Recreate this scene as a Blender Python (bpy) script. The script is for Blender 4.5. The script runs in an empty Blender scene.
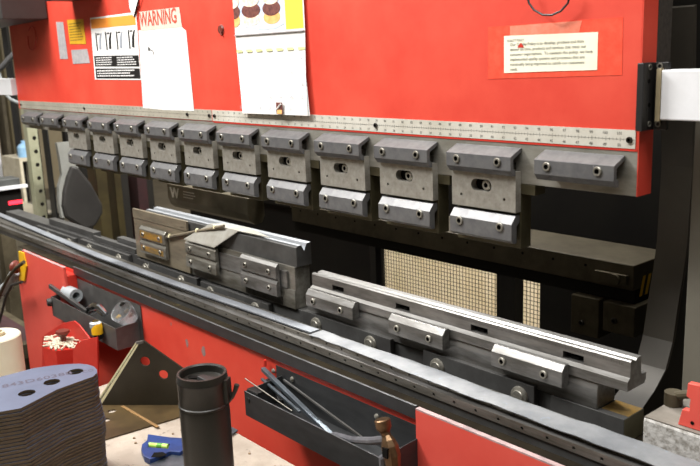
import bpy, math, random
import numpy as np
from mathutils import Vector, Matrix
from mathutils.geometry import tessellate_polygon
random.seed(4)
S = bpy.context.scene
COL = S.collection
# ------------------------------------------------------------------ camera solved from the photograph
FPX = 820.955
R = np.array([[0.6588219908954763, 0.13670614382351323, -0.7397736238562616], [0.7513076650910769, -0.17002417240828638, 0.6376743472747447], [-0.03860539713453368, -0.9759114770499331, -0.21472403748603164]])
CAM = np.array([0.7218033025849829, -1.1680817402436843, 1.4490078427047208])
def ray(u, v): return R @ np.array([(u - 350) / FPX, (v - 233) / FPX, 1.0])
def onY(u, v, y): d = ray(u, v); return Vector(CAM + (y - CAM[1]) / d[1] * d)
def onZ(u, v, z): d = ray(u, v); return Vector(CAM + (z - CAM[2]) / d[2] * d)
def onX(u, v, x): d = ray(u, v); return Vector(CAM + (x - CAM[0]) / d[0] * d)
def onP(u, v, p, n): d = Vector(ray(u, v)); c = Vector(CAM); return c + (Vector(p) - c).dot(n) / d.dot(n) * d
cd = bpy.data.cameras.new('camera'); cam = bpy.data.objects.new('camera', cd); COL.objects.link(cam)
M = Matrix(((R[0][0], -R[0][1], -R[0][2], CAM[0]), (R[1][0], -R[1][1], -R[1][2], CAM[1]), (R[2][0], -R[2][1], -R[2][2], CAM[2]), (0, 0, 0, 1)))
cam.matrix_world = M
cd.sensor_width = 36; cd.lens = FPX / 700 * 36; cd.clip_start = 0.02
cd.dof.use_dof = True; cd.dof.focus_distance = 1.7; cd.dof.aperture_fstop = 8
S.camera = cam
# ------------------------------------------------------------------ materials
def srgb(h):
    if isinstance(h, str):
        h = h.lstrip('#'); c = [int(h[i:i+2], 16) / 255 for i in (0, 2, 4)]
    else: c = h
    return tuple((x / 12.92 if x <= .04045 else ((x + .055) / 1.055) ** 2.4) for x in c) + (1,)
def mat(name, c1, c2=None, rough=.5, metal=0., scale=8., stretch=(1, 1, 1), detail=5, lo=.35, hi=.65, bump=0., bscale=None, rvar=0., spec=.5, spots=None, spot_scale=30, spot_thr=.68, coat=0, trans=0, emit=None, estr=0, alpha=None):
    m = bpy.data.materials.new(name); m.use_nodes = True
    N = m.node_tree.nodes; L = m.node_tree.links; b = N['Principled BSDF']
    b.inputs['Roughness'].default_value = rough; b.inputs['Metallic'].default_value = metal
    b.inputs['Specular IOR Level'].default_value = spec
    b.inputs['Coat Weight'].default_value = coat
    b.inputs['Transmission Weight'].default_value = trans
    A = srgb(c1); b.inputs['Base Color'].default_value = A
    tc = N.new('ShaderNodeTexCoord'); mp = N.new('ShaderNodeMapping'); mp.inputs['Scale'].default_value = stretch
    L.new(tc.outputs['Object'], mp.inputs['Vector'])
    n = N.new('ShaderNodeTexNoise'); n.inputs['Scale'].default_value = scale; n.inputs['Detail'].default_value = detail; n.inputs['Roughness'].default_value = .65
    L.new(mp.outputs['Vector'], n.inputs['Vector'])
    r = N.new('ShaderNodeMapRange'); r.inputs['From Min'].default_value = lo; r.inputs['From Max'].default_value = hi
    L.new(n.outputs['Fac'], r.inputs['Value'])
    out = None
    if c2:
        mx = N.new('ShaderNodeMix'); mx.data_type = 'RGBA'
        mx.inputs['A'].default_value = A; mx.inputs['B'].default_value = srgb(c2)
        L.new(r.outputs['Result'], mx.inputs['Factor']); out = mx.outputs['Result']
        if spots:
            n2 = N.new('ShaderNodeTexNoise'); n2.inputs['Scale'].default_value = spot_scale; n2.inputs['Detail'].default_value = 8; n2.inputs['Roughness'].default_value = .75
            L.new(mp.outputs['Vector'], n2.inputs['Vector'])
            r2 = N.new('ShaderNodeMapRange'); r2.inputs['From Min'].default_value = spot_thr; r2.inputs['From Max'].default_value = spot_thr + .06
            L.new(n2.outputs['Fac'], r2.inputs['Value'])
            m2 = N.new('ShaderNodeMix'); m2.data_type = 'RGBA'; L.new(out, m2.inputs['A']); m2.inputs['B'].default_value = srgb(spots)
            L.new(r2.outputs['Result'], m2.inputs['Factor']); out = m2.outputs['Result']
        L.new(out, b.inputs['Base Color'])
    if rvar:
        rr = N.new('ShaderNodeMapRange'); rr.inputs['To Min'].default_value = max(.03, rough - rvar); rr.inputs['To Max'].default_value = min(1, rough + rvar)
        L.new(n.outputs['Fac'], rr.inputs['Value']); L.new(rr.outputs['Result'], b.inputs['Roughness'])
    if bump:
        bp = N.new('ShaderNodeBump'); bp.inputs['Strength'].default_value = bump; bp.inputs['Distance'].default_value = .002
        nb = N.new('ShaderNodeTexNoise'); nb.inputs['Scale'].default_value = bscale or scale * 4; nb.inputs['Detail'].default_value = 4
        L.new(mp.outputs['Vector'], nb.inputs['Vector']); L.new(nb.outputs['Fac'], bp.inputs['Height']); L.new(bp.outputs['Normal'], b.inputs['Normal'])
    if emit:
        b.inputs['Emission Color'].default_value = srgb(emit); b.inputs['Emission Strength'].default_value = estr
    if alpha is not None: b.inputs['Alpha'].default_value = alpha
    return m
X8 = (1, 10, 10)
m_red = mat('red_paint', '#c73c2e', '#d24c3b', rough=.42, scale=5, bump=.12, bscale=60, spots='#a9463c', spot_scale=26, spot_thr=.655)
m_redb = mat('bed_red_paint', '#c8392c', '#d24a39', rough=.4, scale=4, bump=.1, bscale=50, spots='#8d5a52', spot_scale=9, spot_thr=.735)
m_redp = mat('panel_red_paint', '#cf4b40', '#d8574b', rough=.38, scale=4, bump=.1, bscale=50, spots='#d9a49c', spot_scale=16, spot_thr=.72)
m_reddk = mat('old_red_paint', '#b0271d', '#c43222', rough=.45, scale=20, spots='#6d2018', spot_scale=40, spot_thr=.64)
m_pink = mat('panel_edge', '#b79a98', '#8f7c7c', rough=.45, scale=30)
m_barst = mat('ground_steel', '#a09e96', '#7d7a70', rough=.42, metal=.45, scale=9, stretch=(1, 1, 3), rvar=.12, bump=.05, bscale=200)
m_phos = mat('black_oxide_steel', '#6a6a6a', '#58585a', rough=.4, metal=.25, scale=40, rvar=.08, spots='#8e8f8f', spot_scale=90, spot_thr=.66)
m_face = mat('nickel_face', '#a7a49c', '#8f8b82', rough=.4, metal=.5, scale=60, rvar=.1, spots='#6e6a60', spot_scale=60, spot_thr=.67)
m_body = mat('holder_steel', '#57523e', '#423d2c', rough=.45, metal=.45, scale=12, rvar=.1)
m_die = mat('die_steel', '#868583', '#5a5854', rough=.36, metal=.68, scale=7, stretch=(1, 5, 5), rvar=.12, bump=.04, bscale=150, spots='#5f5b52', spot_scale=25, spot_thr=.66)
m_dieb = mat('stained_die_steel', '#8f8d86', '#605c52', rough=.34, metal=.65, scale=6, stretch=(1, 5, 5), rvar=.15, spots='#4c4335', spot_scale=18, spot_thr=.62)
m_brown = mat('browned_die_steel', '#948a76', '#71685a', rough=.36, metal=.5, scale=5, stretch=(1, 2, 6), rvar=.1, spots='#4e4335', spot_scale=14, spot_thr=.62)
m_darkp = mat('dark_plate_steel', '#50504f', '#403f3e', rough=.42, metal=.35, scale=14, rvar=.08, spots='#60646a', spot_scale=50, spot_thr=.66)
m_gold = mat('yellowed_steel', '#c39a48', '#8f7a55', rough=.4, metal=.75, scale=12, stretch=(1, 1, 5), lo=.4, hi=.6)
m_bolt = mat('bolt_steel', '#a09d94', '#7f7c72', rough=.4, metal=.7, scale=80)
m_boltd = mat('dark_bolt', '#4a4742', '#35322e', rough=.4, metal=.8, scale=80)
m_hole = mat('hole_dark', '#0b0a09', rough=.7, spec=.1)
m_rail = mat('rail_steel', '#85827c', '#5c5850', rough=.36, metal=.6, scale=6, stretch=(1, 8, 8), rvar=.12, spots='#8d8466', spot_scale=12, spot_thr=.66)
m_sheet = mat('aluminium_sheet', '#86888a', '#696c70', rough=.48, metal=.3, scale=10, rvar=.12, bump=.3, bscale=60, spots='#7e8894', spot_scale=45, spot_thr=.6)
m_sheet2 = mat('grey_strip', '#8a8e94', '#73777d', rough=.45, metal=.5, scale=8, rvar=.1, bump=.1)
m_troughm = mat('oily_trough', '#262014', '#18130b', rough=.8, spec=.15, scale=9, lo=.4, hi=.62, spots='#4b4226', spot_scale=20, spot_thr=.62)
m_band = mat('black_strip', '#2f2f30', '#262627', rough=.42, scale=30, bump=.05, spec=.5)
m_bandtop = mat('worn_highlight_edge', '#7b7d7e', '#55585a', rough=.4, metal=.5, scale=30)
m_bin = mat('bin_painted_steel', '#2f3031', '#242526', rough=.42, scale=20, stretch=(1, 1, 3), spots='#6e7073', spot_scale=70, spot_thr=.68, rvar=.08)
m_bing = mat('bin_grey_steel', '#4d4c4a', '#3c3b3a', rough=.45, scale=20, spots='#6c6c6c', spot_scale=60, spot_thr=.66)
m_ruler = mat('ruler_face', '#cfccc2', '#b9b5a8', rough=.4, metal=.15, scale=8, spots='#a79c84', spot_scale=50, spot_thr=.68)
m_rulerL = mat('aged_ruler_face', '#bbb6a8', '#a5a092', rough=.4, metal=.3, scale=8, spots='#a79c84', spot_scale=50, spot_thr=.68)
m_ink = mat('black_ink', '#4a4a48', rough=.6, spec=.2)
m_inkr = mat('faded_red_ink', '#a55a48', rough=.6, spec=.2)
m_inkl = mat('pale_ink', '#8b9098', rough=.6, spec=.2)
m_paper = mat('white_paper', '#dedddb', '#d4d3d1', rough=.7, scale=5, spec=.2)
m_note = mat('cream_paper', '#e8e6d2', '#e0ddc6', rough=.6, scale=9, spec=.2)
m_tape = mat('clear_tape', '#e0775f', '#e8907a', rough=.25, scale=25, spec=.5)
m_tapeth = mat('tape_over_paint', '#e04b38', '#e65a45', rough=.25, scale=50, spec=.5)
m_yel = mat('yellow_label', '#d0a42a', '#c39320', rough=.5, scale=30)
m_yelp = mat('yellow_print', '#e4e04a', rough=.6, spec=.2)
m_orange = mat('orange_print', '#e8913a', rough=.5)
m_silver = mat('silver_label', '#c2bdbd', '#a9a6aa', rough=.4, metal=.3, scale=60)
m_black = mat('black_plastic', '#1c1b1b', '#141414', rough=.45, scale=20)
m_dark = mat('dark_paint_and_shade', '#15130f', '#0e0c0a', rough=.7, scale=6, spec=.2)
m_dark2 = mat('dusty_dark_paint', '#4e4737', '#3a3325', rough=.6, scale=14, spec=.3, spots='#52483a', spot_scale=40, spot_thr=.6)
m_speck = mat('chipped_dark_paint', '#2e2a28', '#46403a', rough=.5, scale=120, bump=.5, bscale=160)
m_frame = mat('frame_grey', '#37322a', '#2b271f', rough=.55, scale=5, spots='#39342a', spot_scale=25, spot_thr=.64)
m_frameg = mat('frame_plate_grey', '#5d5a50', '#6a675d', rough=.55, scale=4, spots='#5c584c', spot_scale=25, spot_thr=.64)
m_white = mat('white_paint', '#dcdde0', '#cfd0d2', rough=.45, scale=10, spots='#b9b7b0', spot_scale=40, spot_thr=.68)
m_tan = mat('tan_strip', '#a29578', '#8f8468', rough=.5, scale=30)
m_conc = mat('speckled_casting', '#b9b7b3', '#8b8780', rough=.75, scale=70, lo=.45, hi=.6, bump=.6, bscale=120, spots='#4b443c', spot_scale=60, spot_thr=.62)
m_conct = mat('dusty_top', '#7e7870', '#69635a', rough=.7, scale=15)
m_wood = mat('table_board', '#aa9f91', '#8f8477', rough=.65, scale=10, spots='#6a5f57', spot_scale=34, spot_thr=.585)
m_crate = mat('crate_board', '#d0c2a6', '#c2b08c', rough=.7, scale=3, stretch=(3, 3, 1))
m_wire = mat('mesh_wire', '#3d372a', rough=.5, metal=.3)
m_olive = mat('dark_olive_steel', '#363127', '#2a261d', rough=.42, metal=.2, scale=12, spots='#4c4530', spot_scale=30, spot_thr=.66)
m_cream = mat('cream_edge', '#e2dcb8', '#cfc8a0', rough=.5, scale=60)
m_blue = mat('blue_casting', '#233d78', '#1c3161', rough=.4, scale=30)
m_vial = mat('green_vial', '#c9e08a', '#a9d45a', rough=.1, scale=30)
m_bott = mat('bottle_black', '#22211d', '#1d1c18', rough=.38, scale=200, bump=.1, bscale=900, spec=.5)
m_platet = mat('blued_plate_face', '#636b80', '#575f73', rough=.45, metal=.25, scale=8, rvar=.06)
m_plates = mat('rusty_plate_edge', '#655744', '#3b3128', rough=.5, metal=.3, scale=40, stretch=(1, 1, 20), lo=.3, hi=.7, rvar=.1)
m_film = mat('stretch_film', '#e0dcc9', '#d6cfb8', rough=.3, scale=8, trans=.1)
m_chrome = mat('chrome', '#d2d4d8', rough=.15, metal=1)
m_clear = mat('clear_plastic', '#f4f7f9', rough=.12, trans=.86, spec=.5)
m_yellow = mat('safety_yellow', '#e2b21c', '#d29e14', rough=.4, scale=30)
m_mush = mat('button_brown_red', '#6d2f24', '#5a261e', rough=.4, scale=30)
m_gpipe = mat('grey_pvc', '#9fa5a8', '#8f9598', rough=.45, scale=20)
m_barb = mat('blue_steel_bar', '#7e8890', '#616a72', rough=.35, metal=.8, scale=20)
m_brass = mat('bronzed_steel', '#7b6248', '#5c4735', rough=.38, metal=.8, scale=50, spots='#b09a7a', spot_scale=60, spot_thr=.66)
m_hand = mat('worn_grip', '#67676b', '#525257', rough=.5, metal=.3, scale=40)
m_floor = mat('shop_floor', '#6d6455', '#575042', rough=.7, scale=3)
m_wall = mat('shop_wall', '#a69a80', '#94876c', rough=.8, scale=2)
m_galv = mat('painted_angle', '#a7a88f', '#94957c', rough=.5, scale=10)
m_rag = mat('pale_cloth', '#c3bca8', '#a9a08a', rough=.8, scale=12)
m_led = mat('red_led', '#ff1018', rough=.3, emit='#ff2a3a', estr=5)
m_bluep = mat('pale_blue_plastic', '#8fb4d0', '#7aa2c2', rough=.4, scale=20)
m_tanp = mat('old_brass_casting', '#4d4428', '#3a321d', rough=.55, metal=.3, scale=10)
m_dred = mat('dark_red_cloth', '#37181a', '#2a1214', rough=.8, scale=20)
m_redbox = mat('box_red', '#b5251c', '#c3342a', rough=.4, scale=15, spots='#7d241c', spot_scale=40, spot_thr=.66)
m_food1 = mat('print_bun', '#d9a05c', '#e6b878', rough=.5, scale=60)
m_food2 = mat('print_meat', '#4e2b2a', '#7a4a40', rough=.5, scale=120)
m_food3 = mat('print_cream', '#f0e3cf', '#e0b9a0', rough=.5, scale=120)
m_plate = mat('print_plate', '#aebfd6', '#c6d2e2', rough=.5, scale=10)
m_lbar = mat('long_bar_steel', '#4c4a45', '#3a3833', rough=.4, metal=.4, scale=8, stretch=(1, 5, 5), rvar=.1)
m_gray = mat('machine_grey', '#2d2b29', '#252321', rough=.55, scale=10)
m_mush2 = mat('chip_grey', '#94706b', '#7d6f6c', rough=.5, scale=60)
# ------------------------------------------------------------------ mesh builder
class MB:
    def __init__(s): s.v = []; s.f = []; s.m = []
    def add(s, vs, fs, mi=0):
        o = len(s.v); s.v += [tuple(v) for v in vs]; s.f += [tuple(i + o for i in f) for f in fs]; s.m += [mi] * len(fs); return s
    def box(s, x0, x1, y0, y1, z0, z1, mi=0):
        x0, x1 = sorted((x0, x1)); y0, y1 = sorted((y0, y1)); z0, z1 = sorted((z0, z1))
        v = [(x, y, z) for x in (x0, x1) for y in (y0, y1) for z in (z0, z1)]
        return s.add(v, [(0, 1, 3, 2), (4, 6, 7, 5), (0, 4, 5, 1), (2, 3, 7, 6), (0, 2, 6, 4), (1, 5, 7, 3)], mi)
    def prism(s, x0, x1, prof, mi=0):      # profile (y,z) extruded along x
        n = len(prof)
        v = [(x0, y, z) for y, z in prof] + [(x1, y, z) for y, z in prof]
        f = [(i, (i + 1) % n, n + (i + 1) % n, n + i) for i in range(n)]
        t = tessellate_polygon([[Vector((y, z, 0)) for y, z in prof]])
        f += [tuple(reversed(a)) for a in t] + [tuple(i + n for i in a) for a in t]
        return s.add(v, f, mi)
    def plate(s, outer, holes, org, U, V, W, mi=0, side=None):   # 2D outline with holes; U,V plane axes, W = thickness vector (org = front face)
        org, U, V, W = map(Vector, (org, U, V, W))
        loops = [outer] + list(holes)
        pts = [p for l in loops for p in l]; n = len(pts)
        P = [org + U * a + V * b for a, b in pts]
        v = P + [p + W for p in P]
        t = tessellate_polygon([[Vector((a, b, 0)) for a, b in l] for l in loops])
        s.add(v, [tuple(a) for a in t] + [tuple(i + n for i in reversed(a)) for a in t], mi)
        o = 0; fs = []
        for l in loops:
            k = len(l)
            fs += [(o + i, o + (i + 1) % k, n + o + (i + 1) % k, n + o + i) for i in range(k)]; o += k
        return s.add(v, fs, mi if side is None else side)
    def hexa(s, P, mi=0):   # 8 points: bottom 4, top 4
        return s.add(P, [(0, 3, 2, 1), (4, 5, 6, 7), (0, 1, 5, 4), (1, 2, 6, 5), (2, 3, 7, 6), (3, 0, 4, 7)], mi)
    def lathe(s, prof, org=(0, 0, 0), axis=(0, 0, 1), seg=24, mi=0):   # prof (r,h)
        org = Vector(org); a = Vector(axis).normalized(); q = a.orthogonal().normalized(); w = a.cross(q)
        v = []; f = []; n = len(prof)
        for r, h in prof:
            for k in range(seg):
                t = 2 * math.pi * k / seg; v.append(org + a * h + (q * math.cos(t) + w * math.sin(t)) * r)
        for i in range(n - 1):
            for k in range(seg):
                f.append((i * seg + k, i * seg + (k + 1) % seg, (i + 1) * seg + (k + 1) % seg, (i + 1) * seg + k))
        return s.add(v, f, mi)
    def cyl(s, a, b, r, r2=None, seg=20, mi=0):
        a = Vector(a); b = Vector(b); h = (b - a).length; r2 = r if r2 is None else r2
        return s.lathe([(.00001, 0), (r, 0), (r2, h), (.00001, h)], a, b - a, seg, mi)
    def tube(s, pts, r, seg=10, mi=0):
        pts = [Vector(p) for p in pts]; v = []; f = []
        prev = None
        for i, p in enumerate(pts):
            d = (pts[min(i + 1, len(pts) - 1)] - pts[max(i - 1, 0)]).normalized()
            q = d.orthogonal().normalized() if prev is None else (prev - d * prev.dot(d)).normalized()
            prev = q; w = d.cross(q); rr = r[i] if isinstance(r, (list, tuple)) else r
            for k in range(seg):
                t = 2 * math.pi * k / seg; v.append(p + (q * math.cos(t) + w * math.sin(t)) * rr)
        for i in range(len(pts) - 1):
            for k in range(seg): f.append((i * seg + k, i * seg + (k + 1) % seg, (i + 1) * seg + (k + 1) % seg, (i + 1) * seg + k))
        f += [tuple(range(seg - 1, -1, -1)), tuple((len(pts) - 1) * seg + k for k in range(seg))]
        return s.add(v, f, mi)
    def build(s, name, mats, parent=None, bevel=0, smooth=False, local=False):
        off = Vector((0, 0, 0)) if (parent is None or local) else WL[parent.name]
        me = bpy.data.meshes.new(name); me.from_pydata([tuple(Vector(v) - off) for v in s.v], [], s.f)
        if not isinstance(mats, (list, tuple)): mats = [mats]
        for m in mats: me.materials.append(m)
        for p, mi in zip(me.polygons, s.m): p.material_index = mi; p.use_smooth = smooth
        import bmesh
        bm = bmesh.new(); bm.from_mesh(me); bmesh.ops.remove_doubles(bm, verts=bm.verts, dist=1e-6)
        bmesh.ops.recalc_face_normals(bm, faces=bm.faces); bm.to_mesh(me); bm.free()
        if smooth:
            me.set_sharp_from_angle(angle=math.radians(35))
        o = bpy.data.objects.new(name, me); COL.objects.link(o)
        if parent is not None: o.parent = parent; WL[o.name] = off
        if bevel:
            b = o.modifiers.new('bevel', 'BEVEL'); b.width = bevel; b.segments = 2; b.limit_method = 'ANGLE'; b.angle_limit = math.radians(35)
        return o
WL = {}
def tag(o, label=None, cat=None, group=None, kind=None):
    if label: o['label'] = label
    if cat: o['category'] = cat
    if group: o['group'] = group
    if kind: o['kind'] = kind
    return o
def thing(name, label, cat, loc=(0, 0, 0), group=None):
    o = bpy.data.objects.new(name, None); COL.objects.link(o); o.location = loc; o.empty_display_size = .02
    WL[o.name] = Vector(loc)
    return tag(o, label, cat, group)
def single(mb, name, mats, label, cat, group=None, bevel=0, smooth=False):
    vs = np.array([tuple(v) for v in mb.v]); c = (vs.min(0) + vs.max(0)) / 2; c[2] = vs[:, 2].min()
    mb.v = [tuple(np.array(v) - c) for v in mb.v]
    o = mb.build(name, mats, None, bevel, smooth); o.location = tuple(c)
    return tag(o, label, cat, group)
def struct(mb, name, m): return tag(mb.build(name, m), kind='structure')
def dup(root, loc, label=None, group=None):
    r = root.copy(); COL.objects.link(r); r.location = loc
    if label: r['label'] = label
    if group: r['group'] = group
    for ch in list(root.children):
        c = ch.copy(); COL.objects.link(c); c.parent = r
        for g in ch.children:
            d = g.copy(); COL.objects.link(d); d.parent = c
    return r
def circ(cx, cy, r, n=16, ry=None): return [(cx + r * math.cos(2 * math.pi * k / n), cy + (ry or r) * math.sin(2 * math.pi * k / n)) for k in range(n)]
def stadium(cx, cy, L, r, n=8):
    a = [(cx + L / 2 - r + r * math.cos(t), cy + r * math.sin(t)) for t in [(-.5 + k / n) * math.pi for k in range(n + 1)]]
    b = [(cx - L / 2 + r + r * math.cos(t), cy + r * math.sin(t)) for t in [(.5 + k / n) * math.pi for k in range(n + 1)]]
    return a + b
def text(mb, txt, size, org, U, V, mi=0, align='LEFT', squeeze=1., bold=0):   # real lettering laid flat on a surface
    c = bpy.data.curves.new('t', 'FONT'); c.body = txt; c.size = size; c.align_x = align; c.resolution_u = 2; c.offset = bold
    o = bpy.data.objects.new('t', c); COL.objects.link(o)
    me = bpy.data.meshes.new_from_object(o)
    org, U, V = map(Vector, (org, U, V))
    mb.add([org + U * (v.co.x * squeeze) + V * v.co.y for v in me.vertices], [tuple(p.vertices) for p in me.polygons], mi)
    bpy.data.objects.remove(o); bpy.data.curves.remove(c); bpy.data.meshes.remove(me)
def bolt_mb(r, h, org, axis, seg=18):
    b = MB()
    b.lathe([(r, 0), (r, h * .7), (r * .88, h), (r * .55, h)], org, axis, seg, 0)
    b.lathe([(r * .55, h), (r * .5, h * .15), (.00001, h * .15)], org, axis, 6, 1)
    return b
def bolt(name, r, h, org, axis, parent, m=None, smooth=True):
    return bolt_mb(r, h, org, axis).build(name, [m or m_bolt, m_hole], parent, smooth=smooth)
EX = Vector((1, 0, 0)); EY = Vector((0, 1, 0)); EZ = Vector((0, 0, 1))

# ================================================================== RAM
ZB0, ZB1 = 1.2105, 1.283
t = thing('press_ram', 'wide red painted steel ram of the press brake above the row of punch holders', 'machine', (-1.25, 0, 1.21))
MB().prism(-2.60, .057, [(0, ZB1), (0, 2.05), (.042, 2.05), (.042, ZB1)]).build('face_plate', m_red, t, bevel=.001)
MB().box(-2.56, .057, .0005, .042, ZB0, ZB1 - .0005).build('tool_bar', m_barst, t, bevel=.001)
MB().box(.0571, .0585, 0, .042, ZB0, 2.05).build('end_face', m_red, t)
MB().box(-2.4, .0585, .0425, .085, 1.33, 2.05).build('rear_plate', m_speck, t)
MB().box(-1.17, .0565, -.0006, .0004, ZB1 - .0015, ZB1 + .002).build('lower_red_edge', m_reddk, t)
def ruler(x0, x1, m, label, s0, every):
    rt = thing('ruler_strip', label, 'ruler', ((x0 + x1) / 2, 0, 1.285))
    MB().box(x0, x1, -.0012, -.0002, 1.2855, 1.3145).build('strip', m, rt)
    k = MB(); yy = -.0015
    sa = math.ceil((x0 / .0254) + 100); sb = math.floor((x1 / .0254) + 100)
    for s in range(sa, sb + 1):
        x = (s - 100) * .0254
        if x < x0 + .004 or x > x1 - .004: continue
        text(k, str(s), .0068, (x, yy, 1.3065), EX, EZ, align='CENTER', squeeze=.95)
        b = s - 51 if s >= 51 else 51 - s
        text(k, str(b), .0068, (x, yy, 1.2880), EX, EZ, align='CENTER', squeeze=.95)
    for q in range(int((x1 - x0) / .00635)):
        x = x0 + .004 + q * .00635
        h = .0032 if q % 4 == 0 else .0018
        for z in (1.2995,):
            k.add([(x, yy, z - h), (x + .0005, yy, z - h), (x + .0005, yy, z + h), (x, yy, z + h)], [(0, 1, 2, 3)])
    k.add([(x0, yy, 1.2993), (x1, yy, 1.2993), (x1, yy, 1.2997), (x0, yy, 1.2997)], [(0, 1, 2, 3)])
    k.build('scale_marks', m_ink, rt)
    return rt
r1 = ruler(-1.171, .053, m_ruler, 'clean white inch ruler strip on the right half of the ram', 53, 1)
r2 = ruler(-2.585, -1.175, m_rulerL, 'duller grey inch ruler strip on the ram below the warning papers', 0, 1)
for rt, xs in ((r1, [-1.16, -.536, .043]), (r2, [-1.186, -1.30, -2.57, -1.98])):
    for x in xs: bolt('screw', .0052, .003, (x, -.0012, 1.299), (0, -1, 0), rt, m_boltd)
# bracket at ram end and white arm
t = thing('arm_bracket', 'black angle bracket screwed to the right end of the red ram', 'bracket', (.063, -.01, 1.314))
MB().box(.0590, .0700, -.014, .0, 1.3145, 1.4165).box(.0701, .092, .018, .026, 1.3145, 1.4165).box(.0590, .0700, .0001, .026, 1.3145, 1.4165).build('angle', m_black, t, bevel=.001)
for u, v in ((650, 67), (660, 66), (649, 124), (658, 124)):
    p = onX(u, v, .0702) if u < 655 else onY(u, v, .0178)
    MB().lathe([(.0048, 0), (.0048, .0012), (.003, .0012), (.003, 0)], p, (1, 0, 0) if u < 655 else (0, -1, 0), 14).build('screw_ring', m_bolt, t, smooth=True)
for v in (81, 105):
    MB().cyl(onX(649, v, .0702), onX(649, v, .0702) + EX * .0006, .0035, seg=10).build('hole', m_hole, t)
t = thing('white_arm', 'white painted horizontal bar held by the black bracket at the right edge', 'bar', (.3, .03, 1.33))
a = onY(660, 70, .011); b = onY(659, 120, .011)
MB().box(a.x + .003, .75, .0100, .0500, b.z, a.z).build('bar', m_white, t, bevel=.002)
MB().box(.0775, a.x + .0028, .0100, .0178, b.z - .002, a.z + .002).build('clamp_end', m_tan, t)

# ================================================================== PUNCH HOLDERS
W = .149
def clampprof(zt, f, hh=.0485):     # hollow clamp bar section, zt top, f front depth
    return [(-.0005, zt), (-f, zt - .0135), (-f, zt - .038), (-f + .009, zt - hh), (-f + .0145, zt - hh), (-f + .0145, zt - hh + .009), (-f + .008, zt - hh + .014), (-f + .008, zt - .018), (-.0005, zt - .007)]
def add_upper(t, x0, w):
    c = MB().prism(x0, x0 + w, clampprof(1.2745, .031)).build('upper_clamp', m_phos, t, bevel=.0007)
    WL[c.name] = Vector((0, 0, 0)) + WL[t.name]
    for dx in (.026, w - .029): bolt('bolt', .0078, .0035, (x0 + dx, -.0305, 1.2505), (0, -1, 0), c)
    MB().box(x0 + .01, x0 + w - .012, -.0295, -.0006, 1.236, 1.2475).build('spacer', m_boltd, t)
def holder(x0, label):
    t = thing('punch_holder', label, 'tool holder', (x0 + W / 2, 0, 1.092), 'punch holders clamped along the ram')
    add_upper(t, x0, .150)
    b = MB().box(x0, x0 + W, .0, .030, 1.092, 1.2098)
    b.box(x0 + .004, x0 + W + .03, .0, .030, 1.192, 1.2098)
    b.build('body', m_body, t, bevel=.0008)
    # face plate with the slot and two screw holes
    o = [(0, 0), (W, 0), (W, .073), (0, .073)]
    MB().plate(o, [stadium(.071, .0425, .048, .0112), circ(.023, .0215, .003, 10), circ(.124, .0215, .003, 10)], (x0, -.0155, 1.160), EX, EZ, (0, .015, 0)).build('slotted_plate', m_face, t)
    c = MB().lathe([(.00001, 0), (.0095, 0), (.0095, .009), (.008, .0105), (.0045, .0105)], (x0 + .078, -.0005, 1.2025), (0, -1, 0), 18, 0).lathe([(.0045, .0105), (.004, .004), (.00001, .004)], (x0 + .078, -.0005, 1.2025), (0, -1, 0), 6, 1)
    c.build('slot_bolt', [m_bolt, m_hole], t, smooth=True)
    MB().plate(stadium(.071, .0425, .048, .0112), [], (x0, -.0009, 1.160), EX, EZ, (0, .0005, 0)).build('slot_floor', m_hole, t)
    zt = 1.154
    lc = MB().prism(x0 + .001, x0 + .147, [(-.0005, zt), (-.012, zt), (-.024, zt - .0145), (-.024, zt - .0445), (-.016, zt - .0505), (-.009, zt - .0505), (-.009, zt - .02), (-.0005, zt - .013)]).build('lower_clamp', m_phos, t, bevel=.0007)
    WL[lc.name] = WL[t.name]
    for dx in (.026, .121): bolt('bolt', .0082, .0035, (x0 + dx, -.0235, zt - .0215), (0, -1, 0), lc)
    return t
lefts = [-.115, -.314, -.513, -.709, -.912, -1.113, -1.309, -1.507, -1.708, -1.904, -2.11, -2.316, -2.508]
ordn = ['first', 'second', 'third', 'fourth', 'fifth', 'sixth', 'seventh', 'eighth', 'ninth', 'tenth']
lab = lambda k: {1: 'slotted steel punch holder nearest the right end of the ram', 10: 'slotted steel punch holder farthest left, beside the two bare clamp bars'}.get(k, 'slotted steel punch holder under the ram, %s from the right' % ordn[k - 1])
proto = holder(lefts[1], lab(1))
for k in range(2, 11):
    dup(proto, (lefts[k] + W / 2, 0, 1.092), lab(k))
def bare(x0, label):
    t = thing('clamp_bar', label, 'clamp', (x0 + W / 2, 0, 1.2275), 'clamp bars with no punch holder beneath')
    add_upper(t, x0, .151); return t
bp = bare(lefts[0], 'dark clamp bar alone at the right end of the ram with nothing hung below')
dup(bp, (lefts[11] + W / 2, 0, 1.2275), 'small dark clamp bar second from the far left end of the ram')
dup(bp, (lefts[12] + W / 2, 0, 1.2275), 'small dark clamp bar at the far left end of the ram')

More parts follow.
